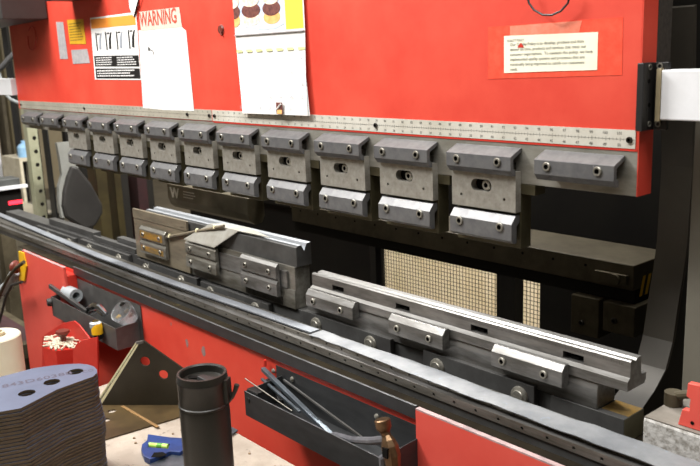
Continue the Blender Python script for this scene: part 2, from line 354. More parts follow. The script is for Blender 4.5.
# ================================================================== BED
XL = -3.35
XP = onY(415.5, 411, -.1665).x
bed = t = thing('machine_bed', 'long red bed of the press brake carrying the dies', 'machine', (-1.2, -.1, 0))
MB().box(-2.30, .09, -.155, -.135, .02, .789).build('front_apron', m_redb, t)
MB().box(-2.35, .09, -.134, .12, .02, .788).build('core', m_dark2, t)
MB().box(-2.35, .09, -.1540, -.0245, .7895, .7920).box(-2.35, .09, -.0244, .06, .7885, .7905).build('oily_trough', m_troughm, t)
def band(x0, x1):
    k = MB().box(x0, x1, -.163, -.1555, .7785, .8045); return k
band(-1.83, XP - .004).build('black_strip', m_band, t, bevel=.001)
MB().box(-1.83, XP - .004, -.1632, -.1600, .8046, .8056).build('strip_edge', m_bandtop, t)  # thin grey line painted in as the highlight on the strip's top edge
MB().prism(-2.9, -.089, [(-.006, .7905), (-.006, .836), (.05, .836), (.05, .7905)]).build('die_rail', m_darkp, t, bevel=.001)
MB().box(XP, .45, -.1665, -.1635, .2, .8005).build('access_panel', m_redp, t)
MB().box(XP, .45, -.1665, -.1565, .8006, .8035).build('panel_edge', m_pink, t)
# perforated double rail
t = thing('guide_rail', 'long steel guide rail with rows of screw holes running along the front of the dies', 'rail', (-1.4, -.11, .79))
hs = [circ(x, .0075, .0032, 8) for x in np.arange(.03, .62 - XL, .0508)]
MB().plate([(0, 0), (.6 - XL, 0), (.6 - XL, .0155), (0, .0155)], [h for h in hs if h[0][0] < .6 - XL - .01], (XL, -.12, .8095), EX, EZ, (0, .003, 0)).build('lower_rail', m_rail, t)
MB().box(XL, .6, -.1165, -.1045, .7910, .8245).build('rail_core', m_darkp, t)
hs2 = [circ(x, .0050, .003, 8) for x in np.arange(.052, .62 - XL, .0508)]
MB().plate([(0, 0), (.6 - XL, 0), (.6 - XL, .0095), (0, .0095)], [h for h in hs2 if h[0][0] < .6 - XL - .01], (XL, -.1043, .8250), EX, EZ, (0, .0025, 0)).build('upper_rail', m_rail, t)
MB().box(XL, .6, -.1015, -.058, .7990, .8338).build('upper_core', m_lbar, t)
MB().box(XL, .6, -.1195, -.1045, .8246, .8256).build('bright_edge', m_die, t)
# cover strips
def strip(name, xs, back, front, z, th, m, label, amp=0, wob=0):
    k = MB(); v = []; n = len(xs)
    for i, x in enumerate(xs):
        b = back(x) + random.uniform(-amp, amp); f = front(x) + random.uniform(-amp, amp); zz = z + random.uniform(0, wob)
        v += [(x, b, zz), (x, (b + f) / 2, zz + random.uniform(0, wob)), (x, f, zz), (x, b, zz + th), (x, (b + f) / 2, zz + th + random.uniform(0, wob)), (x, f, zz + th)]
    f = []
    for i in range(n - 1):
        a = i * 6; c = a + 6
        f += [(a, a + 1, c + 1, c), (a + 1, a + 2, c + 2, c + 1), (a + 3, c + 3, c + 4, a + 4), (a + 4, c + 4, c + 5, a + 5), (a, c, c + 3, a + 3), (a + 2, a + 5, c + 5, c + 2)]
    f += [(0, 3, 4, 1), (1, 4, 5, 2)]; e = (n - 1) * 6; f += [(e, e + 1, e + 4, e + 3), (e + 1, e + 2, e + 5, e + 4)]
    k.add(v, f); return single(k, name, m, label, 'cover strip', smooth=True)
strip('cover_strip', list(np.arange(-.665, .56, .035)), lambda x: -.064 + .004 * math.sin(x * 14), lambda x: -.106 - .010 * min(1, max(0, (x + .6) / .5)), .8352, .0012, m_sheet, 'wide crinkled silver metal strip laid over the right half of the guide rail', .0012, .0022)
strip('cover_strip', list(np.arange(XL, -.655, .08)) + [-.672], lambda x: -.070 - .012 * min(1, max(0, (-x - .7) / .6)) + .05 * max(0, (-x - 1.8)) * .8, lambda x: -.096 - .012 * min(1, max(0, (-x - .7) / .6)) + .04 * max(0, (-x - 1.8)), .8352, .0028, m_sheet2, 'narrow smooth grey strip lying over the left half of the guide rail', 0, .0006)
strip('gap_shade_strip', list(np.arange(XL, -.69, .08)) + [-.70], lambda x: -.080 - .012 * min(1, max(0, (-x - .7) / .6)) + .04 * max(0, (-x - 1.8)), lambda x: -.1005 - .0125 * min(1, max(0, (-x - .7) / .6)) + .04 * max(0, (-x - 1.8)), .8339, .0010, m_hole, 'thin black strip put in for the shaded gap under the narrow grey cover strip')  # black strip stands in for the shade in the gap beneath the cover strip
# dark clamp plates with their half hidden round bolts
def cplate(x0, x1, z1, label, bolts, z0=.79, th=.0135):
    t = thing('clamp_plate', label, 'plate', ((x0 + x1) / 2, -.03, z0), 'dark clamp plates along the die rail')
    MB().box(x0, x1, -.0065 - th, -.0065, z0 + .0015, z1).build('plate', m_darkp, t, bevel=.001)
    for x in bolts:
        zc = .820 if z1 > .843 else z1 - .024
        MB().lathe([(.00001, .008), (.011, .008), (.012, .006), (.0175, .004), (.0185, 0)], (x, -.0066 - th, zc), (0, -1, 0), 22).build('round_bolt', m_bolt, t, smooth=True)
    return t
cplate(-.800, -.492, .8445, 'dark clamp plate with two round bolts below the left end of the rail die', [-.745, -.555])
cplate(-.395, -.118, .8465, 'dark clamp plate with two round bolts below the middle clamps of the rail die', [-.355, -.150])
cplate(-1.66, -1.292, .832, 'dark clamp plate in front of the tall stained die', [-1.60, -1.38])
cplate(-1.272, -.94, .829, 'dark clamp plate under the tall die between its second and third clamps', [-1.22, -1.0])
cplate(-2.10, -1.72, .832, 'dark clamp plate just left of the tall stained die', [-2.02, -1.79])
cplate(-2.52, -2.15, .826, 'dark clamp plate at the far left end of the die rail', [-2.4, -2.2])
# steel bars behind the left plates
single(MB().box(-2.02, -1.70, -.004, .007, .8365, .853), 'spacer_bar', m_darkp, 'grey spacer bar on the rail behind the clamp plates left of the tall die', 'bar', bevel=.001)
single(MB().box(-1.86, -1.70, .012, .036, .8365, .868), 'spacer_bar', m_darkp, 'short raised grey bar touching the left end of the tall die', 'bar', bevel=.001)
single(MB().box(-2.45, -2.04, .008, .036, .8365, .858), 'spacer_bar', m_darkp, 'long grey bar at the far left back of the die rail', 'bar', bevel=.001)

# ================================================================== RIGHT DIE ASSEMBLY
t = thing('base_block', 'dark steel base block with a bare ochre top at the right end of the dies', 'block', (-.02, 0, .79))
MB().box(-.088, .0575, -.0125, .05, .7920, .8375).build('block', m_darkp, t, bevel=.001)
MB().box(.0065, .0565, .002, .0485, .8376, .8380).build('bare_top', m_gold, t)
MB().box(.0576, .0579, -.0120, .049, .792, .8370).build('end_face', m_body, t)
t = thing('die_holder', 'bright steel die holder bar under the long rail die with three bolted clamps', 'die holder', (-.4, .015, .838))
MB().prism(-.79, .0045, [(-.0105, .8386), (-.0105, .873), (-.006, .8862), (.046, .8862), (.046, .8386)]).build('bar', m_die, t, bevel=.001)
def dclamp(x0, x1, z0, z1, label=None):
    c = MB().prism(x0, x1, [(-.0108, z0), (-.031, z0), (-.031, z1 - .011), (-.022, z1 + .001), (-.0108, z1 + .001)]).build('clamp', m_die, t, bevel=.001)
    WL[c.name] = WL[t.name]
    for f in (.17, .76): bolt('bolt', .0078, .004, (x0 + (x1 - x0) * f, -.0308, (z0 + z1) / 2 - .004), (0, -1, 0), c)
dclamp(-.768, -.600, .866, .9045); dclamp(-.485, -.330, .864, .9045); dclamp(-.208, -.052, .866, .9055)
t = thing('rail_die', 'long bright two sided rail die on the right half of the bed', 'die', (-.36, .01, .886))
PF = [(-.0105, .8866), (-.0105, .9035), (-.003, .909), (-.003, .936), (-.001, .9385), (.006, .9385), (.009, .935), (.014, .935), (.017, .9385), (.029, .9395), (.031, .937), (.031, .909), (.036, .905), (.048, .905), (.048, .893), (.043, .8866)]
PN = [(-.0105, .8866), (-.0105, .9035), (-.003, .909), (-.003, .9105), (.010, .9105), (.010, .9235), (-.003, .9235), (-.003, .936), (-.001, .9385), (.006, .9385), (.009, .935), (.014, .935), (.017, .9385), (.029, .9395), (.031, .937), (.031, .909), (.036, .905), (.048, .905), (.048, .893), (.043, .8866)]
nt = [(-.700, -.660), (-.490, -.448), (-.281, -.239), (-.070, -.028)]
k = MB(); x = -.775
for a, b in nt: k.prism(x, a, PF); k.prism(a, b, PN); x = b
k.prism(x, .0600, PF); k.build('die_bar', m_die, t)
for a, b in nt: MB().box(a + .0002, b - .0002, .0098, .0102, .9107, .9233).box(a + .012, a + .028, .004, .0098, .9107, .9165).build('notch_insert', m_hole, t)
k = MB()
for q in range(int(.40 / .003)):
    x = -.35 + q * .003; k.add([(x, -.0033, .928), (x + .0006, -.0033, .928), (x + .0006, -.0033, .932 if q % 5 else .934), (x, -.0033, .932 if q % 5 else .934)], [(0, 1, 2, 3)])
k.build('engraved_scale', m_boltd, t)

# ================================================================== LEFT TALL DIE
t = thing('tall_die', 'tall stained steel die with a bright V grooved top, left half of the bed', 'die', (-1.25, .01, .836))
MB().box(-1.665, -.8335, -.010, .036, .8368, .943).box(-1.24, -.8335, -.0135, -.0102, .8368, .8850).build('lower_bar', m_dieb, t, bevel=.001)
MB().prism(-1.600, -.8285, [(-.006, .9435), (-.006, .992), (.003, .9955), (.010, .9955), (.018, .980), (.026, .9975), (.036, .999), (.040, .995), (.040, .9435)]).build('grooved_top', m_darkp, t, bevel=.0005)
MB().prism(-1.600, -.828, [(.0, .9952), (.0, .9962), (.0105, .9962), (.018, .9808), (.0262, .9982), (.0385, .9998), (.0385, .9988), (.0262, .9972), (.018, .9795), (.0105, .9952)]).build('bright_groove', mat('polished_lip', '#a9adb2', rough=.35, metal=.6), t)
MB().box(-1.662, -1.33, -.018, -.0102, .9655, .995).box(-1.662, -1.33, -.0165, -.0102, .8395, .9645).build('browned_facing', m_brown, t, bevel=.001)
MB().box(-1.24, -.86, -.016, -.0102, .8860, .930).build('front_facing', m_die, t, bevel=.001)
MB().box(-1.045, -.885, -.0165, -.0136, .8400, .8600).build('dark_lower_area', m_boltd, t)  # thin dark box over the area beneath the third clamp
def tclamp(x0, x1, z0, z1, m, two=True):
    zm = (z0 + z1) / 2
    pr = [(-.0182, z0), (-.030, z0), (-.030, zm - .010), (-.024, zm), (-.030, zm + .004), (-.030, z1 - .008), (-.022, z1), (-.0182, z1)]
    c = MB().prism(x0, x1, pr).build('clamp', m, t, bevel=.0008); WL[c.name] = WL[t.name]
    for f in (.16, .80):
        for z in (zm - (zm - z0) * .55, zm + (z1 - zm) * .45): bolt('bolt', .0068, .004, (x0 + (x1 - x0) * f, -.0298, z), (0, -1, 0), c)
tclamp(-1.605, -1.445, .864, .948, m_dieb)
for z0, z1 in ((.872, .889), (.913, .936)): MB().box(-1.598, -1.458, -.0306, -.0301, z0, z1).build('gold_inlay', m_gold, t)
tclamp(-1.325, -1.165, .866, .943, m_dieb)
tclamp(-1.045, -.885, .862, .946, m_die)
# angled shelf plate lying over the tall die
t = thing('angle_plate', 'grey steel plate with pale rivets resting on the tall die', 'plate', (-1.2, -.02, .94))
def q8(top, th):
    return [p - EZ * th for p in top] + list(top)
def sheet3(pts, th):
    k = MB(); n = len(pts); v = [Vector(p) for p in pts] + [Vector(p) - EZ * th for p in pts]
    f = [tuple(range(n)), tuple(range(2 * n - 1, n - 1, -1))] + [(i, (i + 1) % n, n + (i + 1) % n, n + i) for i in range(n)]
    return k.add(v, f)
k = sheet3([(-1.325, -.0315, .9475), (-1.165, -.0315, .9475), (-1.075, -.0085, 1.0015), (-1.215, -.0085, 1.0015)], .0025)
m_ang = mat('brushed_plate', '#a6a49d', '#8c897f', rough=.4, metal=.25, scale=20, rvar=.1)
k.build('sloping_face', m_ang, t)
sheet3([(-1.215, -.0085, 1.0017), (-1.075, -.0085, 1.0017), (-.94, -.002, 1.0017), (-1.09, .032, 1.0020), (-1.19, .020, 1.0020)], .0015).build('top_flange', m_ang, t)
a1 = onY(167, 237, -.0235); a2 = onZ(224, 226, 1.0075)
MB().tube([a1, a2], .004, 8).build('edge_bar', m_brown, t)
for f in (.05, .55, .85): MB().cyl(a1.lerp(a2, f) - EZ * .002, a1.lerp(a2, f) + EZ * .007, .005, .004, 12).build('rivet', m_cream, t, smooth=True)

# ================================================================== INSIDE THE MACHINE
t = thing('back_gauge', 'dusty dark back gauge beam with a hazard striped end seen behind the dies', 'back gauge', (-1.2, .5, .86))
MB().box(-1.45, -.198, .45, .62, .905, .9635).build('beam', m_dark2, t, bevel=.002)
MB().box(-1.45, -.20, .462, .60, .872, .9045).build('lower_channel', m_dark, t)
for x in np.arange(-1.4, -.25, .09): MB().cyl((x, .4495, .945), (x, .4485, .945), .0035, seg=8).build('screw_hole', m_hole, t)
MB().box(-.29, -.21, .438, .4495, .918, .940).cyl((-.235, .437, .929), (-.235, .430, .929), .012, seg=14).build('end_stop', m_dark2, t)
hz = MB(); 
p0 = onX(641, 276, -.1975)
for i, c in enumerate((0, 1, 0, 1, 0)):
    y = .476 + i * .012
    hz.add([(-.1974, y, .886), (-.1974, y + .012, .886), (-.1974, y + .026, .932), (-.1974, y + .014, .932)], [(0, 1, 2, 3)], c)
hz.build('hazard_sticker', [m_yellow, m_black], t)
for u0, u1, v0, v1, nm in ((571, 598, 303, 335, 'a'), (603, 634, 303, 334, 'b')):
    a = onY(u0, v0, .44); b = onY(u1, v1, .44)
    k = MB().box(a.x, b.x, .44, .53, b.z - .01, .871); k.build('slide_block', m_dark2, t, bevel=.002)
    bolt('bolt', .007, .004, (a.x + .03, .4395, b.z + .02), (0, -1, 0), t, m_boltd)
t = thing('added_rear_housing', 'added black painted rear housing that keeps the inside of the machine dark', 'housing', (-1.2, .9, 0))  # added housing, its black panels keep the machine's inside dark
MB().box(-3.0, .25, .92, .95, .86, 2.2).build('upper_panel', m_dark, t)
MB().box(-3.0, -1.62, .95, .98, .02, .9).build('lower_panel', m_dark, t)
MB().box(-.990, -.912, .955, 1.0, .02, .95).build('post', m_dark, t)
MB().box(-.812, .25, .955, .985, .02, .94).build('right_panel', m_dark, t)
MB().box(-3.0, .062, .93, .94, .8, .86).build('lower_lip', m_dark, t)
t = thing('wire_mesh_guard', 'wire mesh guard panel seen under the back gauge with the tan crate behind', 'guard', (-1.2, 1.02, .02))
k = MB()
for x in np.arange(-1.62, -.80, .0150): k.box(x, x + .0018, 1.02, 1.0222, .05, .95)
for z in np.arange(.05, .95, .0150): k.box(-1.62, -.80, 1.0223, 1.0245, z, z + .0018)
k.build('wire_grid', m_wire, t)
MB().box(-1.66, -1.62, 1.01, 1.03, .02, .97).box(-.80, -.76, 1.01, 1.03, .02, .97).box(-1.66, -.76, 1.01, 1.03, .95, .98).box(-1.66, -.76, 1.01, 1.03, .02, .05).build('frame', m_dark, t)
t = thing('plywood_crate', 'tan plywood crate standing behind the wire mesh guard', 'crate', (-1.8, 2.0, 0))
MB().box(-3.2, -.9, 1.75, 2.5, .0, .75).build('crate_body', m_crate, t, bevel=.004)
MB().box(-3.25, -.85, 1.72, 2.55, .751, .77).build('lid', m_crate, t)
# back gauge cylinder with white W mark
t = thing('gauge_roller', 'dark grey bar with a white W mark hanging behind the left punch holders', 'bar', (-1.5, .17, .97))
a = onY(167, 184, .15); b = onY(246, 204, .15)
MB().prism(-1.735, -1.262, [(.15, 1.045), (.15, .997), (.158, .975), (.175, .962), (.20, .965), (.21, .985), (.21, 1.045)]).build('bar', mat('worn_grey_bar', '#6f6755', '#575142', rough=.4, metal=.4, scale=8), t, bevel=.002)
k = MB(); text(k, 'W', .045, (-1.715, .1495, 1.003), EX, EZ, squeeze=1.2, bold=.002)
for z, w in ((1.027, .07), (1.018, .075), (1.009, .06)): k.box(-1.63, -1.63 + w, .1492, .1495, z, z + .003)
k.build('mark', mat('mark_grey', '#b7b3a8', rough=.5), t)
MB().cyl((-1.10, .2, 1.07), (-1.10, .2, 1.03), .012).box(-1.30, -1.0, .19, .215, 1.05, 1.066).build('mount', m_dark2, t)

# C shaped side frame, throat edge visible
t = thing('machine_column', 'curved olive grey C shaped upright at the right end of the machine', 'machine column', (.03, .3, 0))
pl = [(661, 100), (661.5, 165), (659, 205), (657, 240), (653, 270), (648, 300), (643, 335), (636, 362), (625, 382), (612, 400)]
X0 = 0.0
prof = [(p.y, p.z) for p in [onX(u, v, X0) for u, v in pl]]
prof = [(prof[0][0] - .012, 1.5)] + prof
MB().prism(X0, X0 + .056, prof + [(y + .010, z + .003) for y, z in reversed(prof)]).build('throat_edge', m_frame, t)
back = [(y + .0105, z + .0035) for y, z in prof]
MB().prism(X0, X0 + .015, back + [(.125, .80), (.125, .0), (.80, .0), (.80, 1.9), (back[0][0], 1.9)]).build('shaded_c_plate', m_dark, t)  # plate coloured near black for the column's unlit side
FP = onZ(681, 396, .8598)
single(MB().box(FP.x, .9, FP.y, FP.y + .03, .8598, 1.326), 'frame_cover', m_frameg, 'flat grey cover plate at the right edge below the white arm', 'plate', bevel=.002)
single(MB().box(.075, .9, .30, .34, .85, 2.1), 'inner_cover', mat('brown_dark', '#2c241c', '#201a14', rough=.6, scale=8), 'dark brown inner cover behind the right end of the ram', 'cover')
single(MB().box(.16, .185, .22, .25, 1.415, 1.49).cyl((.172, .215, 1.485), (.172, .25, 1.485), .014), 'lever', m_tan, 'small olive lever standing above the white arm at the right edge', 'lever', bevel=.002)
t = thing('table_casting', 'speckled grey casting at the right end of the bed with a dusty top', 'casting', (.4, .05, .7))
MB().box(.0955, .95, -.022, .22, .60, .8575).build('casting', m_conc, t, bevel=.004)
MB().box(.0975, .95, -.020, .22, .8576, .8595).build('dusty_top', m_conct, t)
single(MB().tube([(.108, .052, .874), (.125, .046, .884), (.150, .036, .896)], .007, 10).cyl((.108, .052, .8597), (.108, .052, .882), .015, seg=14), 'hose_fitting', m_dark2, 'short dark pipe fitting on the dusty top behind the red clip', 'fitting', smooth=True)
t = thing('red_clip', 'bright red notched metal clip leaning at the right edge on the dusty casting', 'clip', (.2, -.012, .8597))
c = [(687.6, 387), (706, 391), (706, 437), (677.5, 428), (682, 413), (689, 414.5), (690, 403), (686, 400)]
k = MB(); P = [onY(u, v, -.012) for u, v in c]; zmin = min(p.z for p in P)
k.plate([(p.x, p.z) for p in P], [], (0, -.012, .8597 - zmin), EX, EZ, (0, .012, 0))
k.build('clip_body', m_redp, t, bevel=.001)
q = onY(692, 429, -.012); MB().cyl((q.x, -.0122, .870), (q.x, -.0128, .870), .003, seg=10).build('rivet_hole', m_hole, t)

# ================================================================== PAPERS AND LABELS ON THE RAM
def sheet(name, px, y, m, label, cat, th=.0006, extra=None, group=None):
    t = thing(name, label, cat, tuple(onY(*px[-1], 0)), group)
    P = [onY(u, v, y) for u, v in px]
    MB().plate([(p.x, p.z) for p in P], [], (0, y, 0), EX, EZ, (0, th, 0)).build('sheet', m, t)
    return t
YP = -.0012
sheet('sticker', [(56, 22), (63, 22), (68, 59), (60, 59)], YP, m_silver, 'narrow vertical silver sticker, leftmost on the red ram', 'sticker')
t = sheet('sticker', [(67, 20), (83, 19), (86, 44), (70, 44)], YP, m_yel, 'small yellow caution sticker with fine print on the red ram', 'sticker')
k = MB()
def lines(k, x0, x1, z0, z1, n, y, h=.4, jag=True, mi=0):
    for i in range(n):
        z = z1 - (z1 - z0) * (i + .5) / n; hh = (z1 - z0) / n * h / 2; x = x0; e = x1 - (random.uniform(0, .25) * (x1 - x0) if jag else 0)
        while x < e - .003:
            w = random.uniform(.006, .016) * (1 if (z1 - z0) / n > .005 else .7); w = min(w, e - x)
            k.add([(x, y, z - hh), (x + w, y, z - hh), (x + w, y, z + hh), (x, y, z + hh)], [(0, 1, 2, 3)], mi); x += w + .003
lines(k, -2.035, -1.925, 1.52, 1.582, 7, YP - .0003, .35); k.build('print', mat('dim_print', '#6b5a20', rough=.6), t)
t = sheet('sticker', [(71, 50), (87, 49), (90, 63), (73, 64)], YP, m_silver, 'small square silver rating plate below the yellow sticker', 'sticker')
# warning pictogram label
t = sheet('safety_label', [(90, 18), (136, 12), (141, 80), (95, 79.5)], YP, m_paper, 'white safety label with orange header, hand pictograms and two black text blocks', 'sign')
k = MB(); y = YP - .0004
def quad(k, a, b, c, d, y, mi): k.add([(p[0], y, p[1]) for p in (a, b, c, d)], [(0, 1, 2, 3)], mi)
quad(k, (-1.86, 1.555), (-1.555, 1.552), (-1.555, 1.581), (-1.86, 1.584), y, 0)
quad(k, (-1.862, 1.436), (-1.557, 1.432), (-1.557, 1.465), (-1.862, 1.47), y, 1)
quad(k, (-1.862, 1.398), (-1.557, 1.397), (-1.557, 1.427), (-1.862, 1.43), y, 1)
k.build('colour_blocks', [m_orange, m_black], t)
k = MB(); y2 = y - .0004
lines(k, -1.85, -1.72, 1.438, 1.466, 4, y2, .4, mi=0); lines(k, -1.70, -1.565, 1.436, 1.464, 4, y2, .4, mi=0)
lines(k, -1.85, -1.57, 1.402, 1.426, 3, y2, .45, mi=0)
text(k, 'DANGER' if False else '', .01, (0, 0, 0), EX, EZ) if False else None
for i, x in enumerate((-1.835, -1.765, -1.69, -1.61)):      # press and hand pictograms
    k.box(x, x + .008, y2, y2 + .0003, 1.485, 1.54, 1)
    k.add([(x + .018, y2, 1.49), (x + .033, y2, 1.487), (x + .038, y2, 1.52), (x + .046, y2, 1.54), (x + .036, y2, 1.536), (x + .024, y2, 1.52)], [(0, 1, 2, 3, 4, 5)], 1 if i in (1, 3) else 2)
    k.box(x + .012, x + .03, y2, y2 + .0003, 1.534, 1.538, 1)
k.build('pictograms', [m_paper, m_black, m_inkl], t)
# WARNING strip and the taped sheet under it
t = sheet('warning_strip', [(139, 12), (179, 7), (182, 27), (141, 31)], YP - .0008, mat('pale_pink_label', '#d9bdb0', '#d0b0a2', rough=.5, scale=20), 'pale strip reading WARNING in red capitals above a blank white sheet', 'sign')
k = MB(); U = (onY(178, 11, 0) - onY(140, 16, 0)); U.normalize()
text(k, 'WARNING', .056, onY(140.4, 26.5, YP - .0013), U, EZ, squeeze=.78, bold=.001); k.build('lettering', mat('warning_red', '#b04a38', rough=.5), t)
k = sheet('paper_sheet', [(138.5, 30.5), (181, 26.5), (186, 31), (194, 111), (165, 110), (143, 108)], YP - .0004, m_paper, 'blank white paper sheet taped to the ram below the WARNING strip', 'paper')
g = MB(); p = onY(149, 49, YP - .0008)
g.cyl(p, p - EY * .0006, .006, seg=8).tube([onY(149, 49, YP - .001), onY(153, 51, YP - .001), onY(154, 55, YP - .001)], .0012, 6); g.build('scribble', m_ink, k)
# white tag corner at top
k = sheet('paper_tag', [(128, -6), (138, -6), (138, 5), (133.5, 17), (129.5, 8)], YP - .004, m_paper, 'white folded paper tag hanging above the gap between the two warning signs', 'paper')
MB().tube([onY(139.5, -4, -.008), onY(134, 17, -.008)], .0022, 6).build('dark_edge', m_black, k)
# calendar
t = thing('wall_calendar', 'open wall calendar with a burger photo page above its white date grid', 'calendar', (-.89, -.006, 1.31))
zf = 1.500
MB().box(-1.03, -.752, -.0062, -.0052, zf, 1.80).build('photo_page', m_paper, t)
MB().add([(-1.03, -.0062, zf), (-.752, -.0062, zf), (-.752, -.010, 1.40), (-.749, -.012, 1.313), (-1.012, -.012, 1.311), (-1.02, -.008, 1.36)], [(0, 1, 2, 3, 4, 5)]).add([(-1.03, -.0052, zf), (-.752, -.0052, zf), (-.752, -.009, 1.40), (-.744, -.010, 1.313), (-1.012, -.010, 1.311), (-1.02, -.007, 1.36)], [(5, 4, 3, 2, 1, 0)]).build('date_page', m_paper, t)
k = MB(); yc = -.0068
quad(k, (-.820, zf + .006), (-.756, zf + .006), (-.756, 1.80), (-.820, 1.80), yc, 0)
k.build('yellow_panel', m_yelp, t)
k = MB()
k.plate([(-1.029, 1.62), (-1.029, 1.538), (-.985, 1.519), (-.92, 1.509), (-.86, 1.509), (-.825, 1.519), (-.823, 1.62)], [], (0, yc, 0), EX, EZ, (0, .0003, 0), mi=3)
for cx_, s_ in ((-1.03, .75), (-.955, 1.), (-.872, .9)):
    y = yc - .0004
    lim = lambda L: [(max(a, -1.029), b) for a, b in L]
    k.plate(lim(circ(cx_, 1.536, .037 * s_, 20, .016)), [], (0, y, 0), EX, EZ, (0, .0003, 0), mi=0 if s_ < .95 else 2)
    k.plate(lim(circ(cx_, 1.556, .039 * s_, 20, .017)), [], (0, y - .0004, 0), EX, EZ, (0, .0003, 0), mi=1)
    k.plate(lim(circ(cx_, 1.580, .036 * s_, 20, .016)), [], (0, y - .0008, 0), EX, EZ, (0, .0003, 0), mi=2)
    k.plate(lim(circ(cx_, 1.610, .036 * s_, 20, .022)), [], (0, y - .0012, 0), EX, EZ, (0, .0003, 0), mi=0)
k.box(-1.029, -.753, yc - .003, yc, zf - .0008, zf + .0016, 4)  # thin grey line drawn in as the shadow of the page fold
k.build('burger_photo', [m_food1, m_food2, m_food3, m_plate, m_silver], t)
k = MB()
def cy(z): return -.0062 - (zf - z) * .045 - .0012
for i, x in enumerate(np.linspace(-1.012, -.765, 7)):
    k.box(x - .012, x + .012, cy(1.462), cy(1.462) + .0002, 1.4595, 1.4655, 0)
n = 1
for r_ in range(5):
    for c_ in range(7):
        if (r_ == 0 and c_ < 3) or n > 31: continue
        if not (r_ == 4 and c_ == 4):
            z = 1.437 - r_ * .0285
            text(k, str(n), .010, (-1.012 + c_ * .0412, cy(z), z), EX, EZ, mi=1, align='CENTER')
        n += 1
k.build('date_print', [mat('pale_yellow_print', '#e0e296', rough=.6), m_inkl], t)
k = MB(); z = 1.319
k.box(-.863, -.838, cy(z) - .0006, cy(z), 1.314, 1.341, 0); k.box(-.860, -.841, cy(z) - .0009, cy(z) - .0007, 1.3145, 1.324, 1); k.tube([(-.86, cy(z) - .001, 1.325), (-.842, cy(z) - .001, 1.338)], .002, 6, 2)
k.build('date_picture', [m_food2, m_food1, m_paper], t)
single(MB().lathe([(.00001, .006), (.010, .005), (.013, 0)], (-1.10, -.0003, 1.518), (0, -1, 0), 16).tube([(-1.10, -.005, 1.518), (-1.094, -.005, 1.503)], .002, 6), 'rusty_stud', m_mush, 'small rusty stud on the red ram left of the calendar', 'stud', smooth=True)
# quality policy note
t = thing('policy_note', 'cream typed quality policy note taped to the right side of the red ram', 'paper', (-.11, 0, 1.40))
P = [onY(u, v, -.0012) for u, v in ((504, 36), (598, 32), (597, 70), (560, 71), (504, 73))]
MB().plate([(p.x, p.z) for p in P], [], (0, -.0012, 0), EX, EZ, (0, .0004, 0)).build('sheet', m_note, t)
P = [onY(u, v, -.0004) for u, v in ((488, 27), (582, 20), (623, 17), (622, 75), (488, 79))]
MB().plate([(p.x, p.z) for p in P], [], (0, -.0005, 0), EX, EZ, (0, .0003, 0)).build('wide_clear_tape', m_tapeth, t)
P = [onY(u, v, -.0008) for u, v in ((510, 26), (582, 20.5), (579, 32.5), (510, 37))]
MB().plate([(p.x, p.z) for p in P], [], (0, -.0009, 0), EX, EZ, (0, .0003, 0)).build('clear_tape', m_tape, t)
k = MB(); a = onY(508, 45, -.0016); b = onY(594, 40.5, -.0016); U = (b - a).normalized(); Vv = Vector((-U.z, 0, U.x))
L_ = ['Our Quality Policy is to develop, produce and than', 'deliver on time, products and services that meet our', 'customer expectations.  To maintain this policy, we have', 'implemented quality systems and processes that are', 'continually being improved to satisfy our customers', 'needs.']
text(k, 'QUALITY POLICY', .0058, onY(507, 42, -.0016), U, Vv, squeeze=.8)
for i, l in enumerate(L_): text(k, l, .0072, onY(510, 46.2 + i * 4.9, -.0016), U, Vv, squeeze=.98 if i < 5 else .9)
k.build('typed_text', m_ink, t)
P = [onY(u, v, -.002) for u, v in ((517, 47.5), (524, 47.5), (521, 42.5))]
MB().add([tuple(p) for p in P], [(0, 1, 2)]).build('torn_patch', m_reddk, t)
# black loop of wire and thin cable loop
pts = [onY(u, v, -.015) for u, v in ((526, -8), (529, 3), (534, 10), (543, 15), (552, 15), (561, 11), (568, 3), (570, -8))]
single(MB().tube(pts, .0018, 8), 'black_wire', m_black, 'black wire loop hanging down at the top right of the red ram', 'wire', smooth=True)
pts = [onY(31 + 4 * math.sin(a) + 1, 38 - 12 * math.cos(a), -.006) for a in np.linspace(-.9, 2 * math.pi - 1.4, 20)]
single(MB().tube(pts, .0022, 8), 'thin_cable', m_reddk, 'thin red cable loop hanging under the dark box at the upper left', 'cable', smooth=True)
# dark control box top left and small shelf
t = thing('control_box', 'dark grey box overhanging the top left corner of the red ram', 'control box', (-2.6, -.15, 1.6))
zb = onY(0, 25, -.16).z + .008; CB = onY(46, 19, -.01).x; CZ = onY(46, 19, -.01).z
MB().hexa([(-3.2, -.16, zb - .008), (CB, -.16, CZ), (CB, -.003, CZ), (-3.2, -.003, zb - .008), (-3.2, -.16, 1.9), (CB, -.16, 1.9), (CB, -.003, 1.9), (-3.2, -.003, 1.9)]).build('housing', m_gray, t, bevel=.003)
single(MB().box(-1.99, -1.76, -.09, -.001, 1.648, 1.70), 'small_shelf', m_black, 'thin black ledge at the very top edge between the dark box and the safety label', 'shelf', bevel=.001)
# left arm holding white plate
single(MB().box(-2.80, -2.606, -.02, .02, 1.335, 1.40), 'white_arm', m_white, 'white plate fixed at the left end of the ram beside the red face', 'bar', bevel=.002)

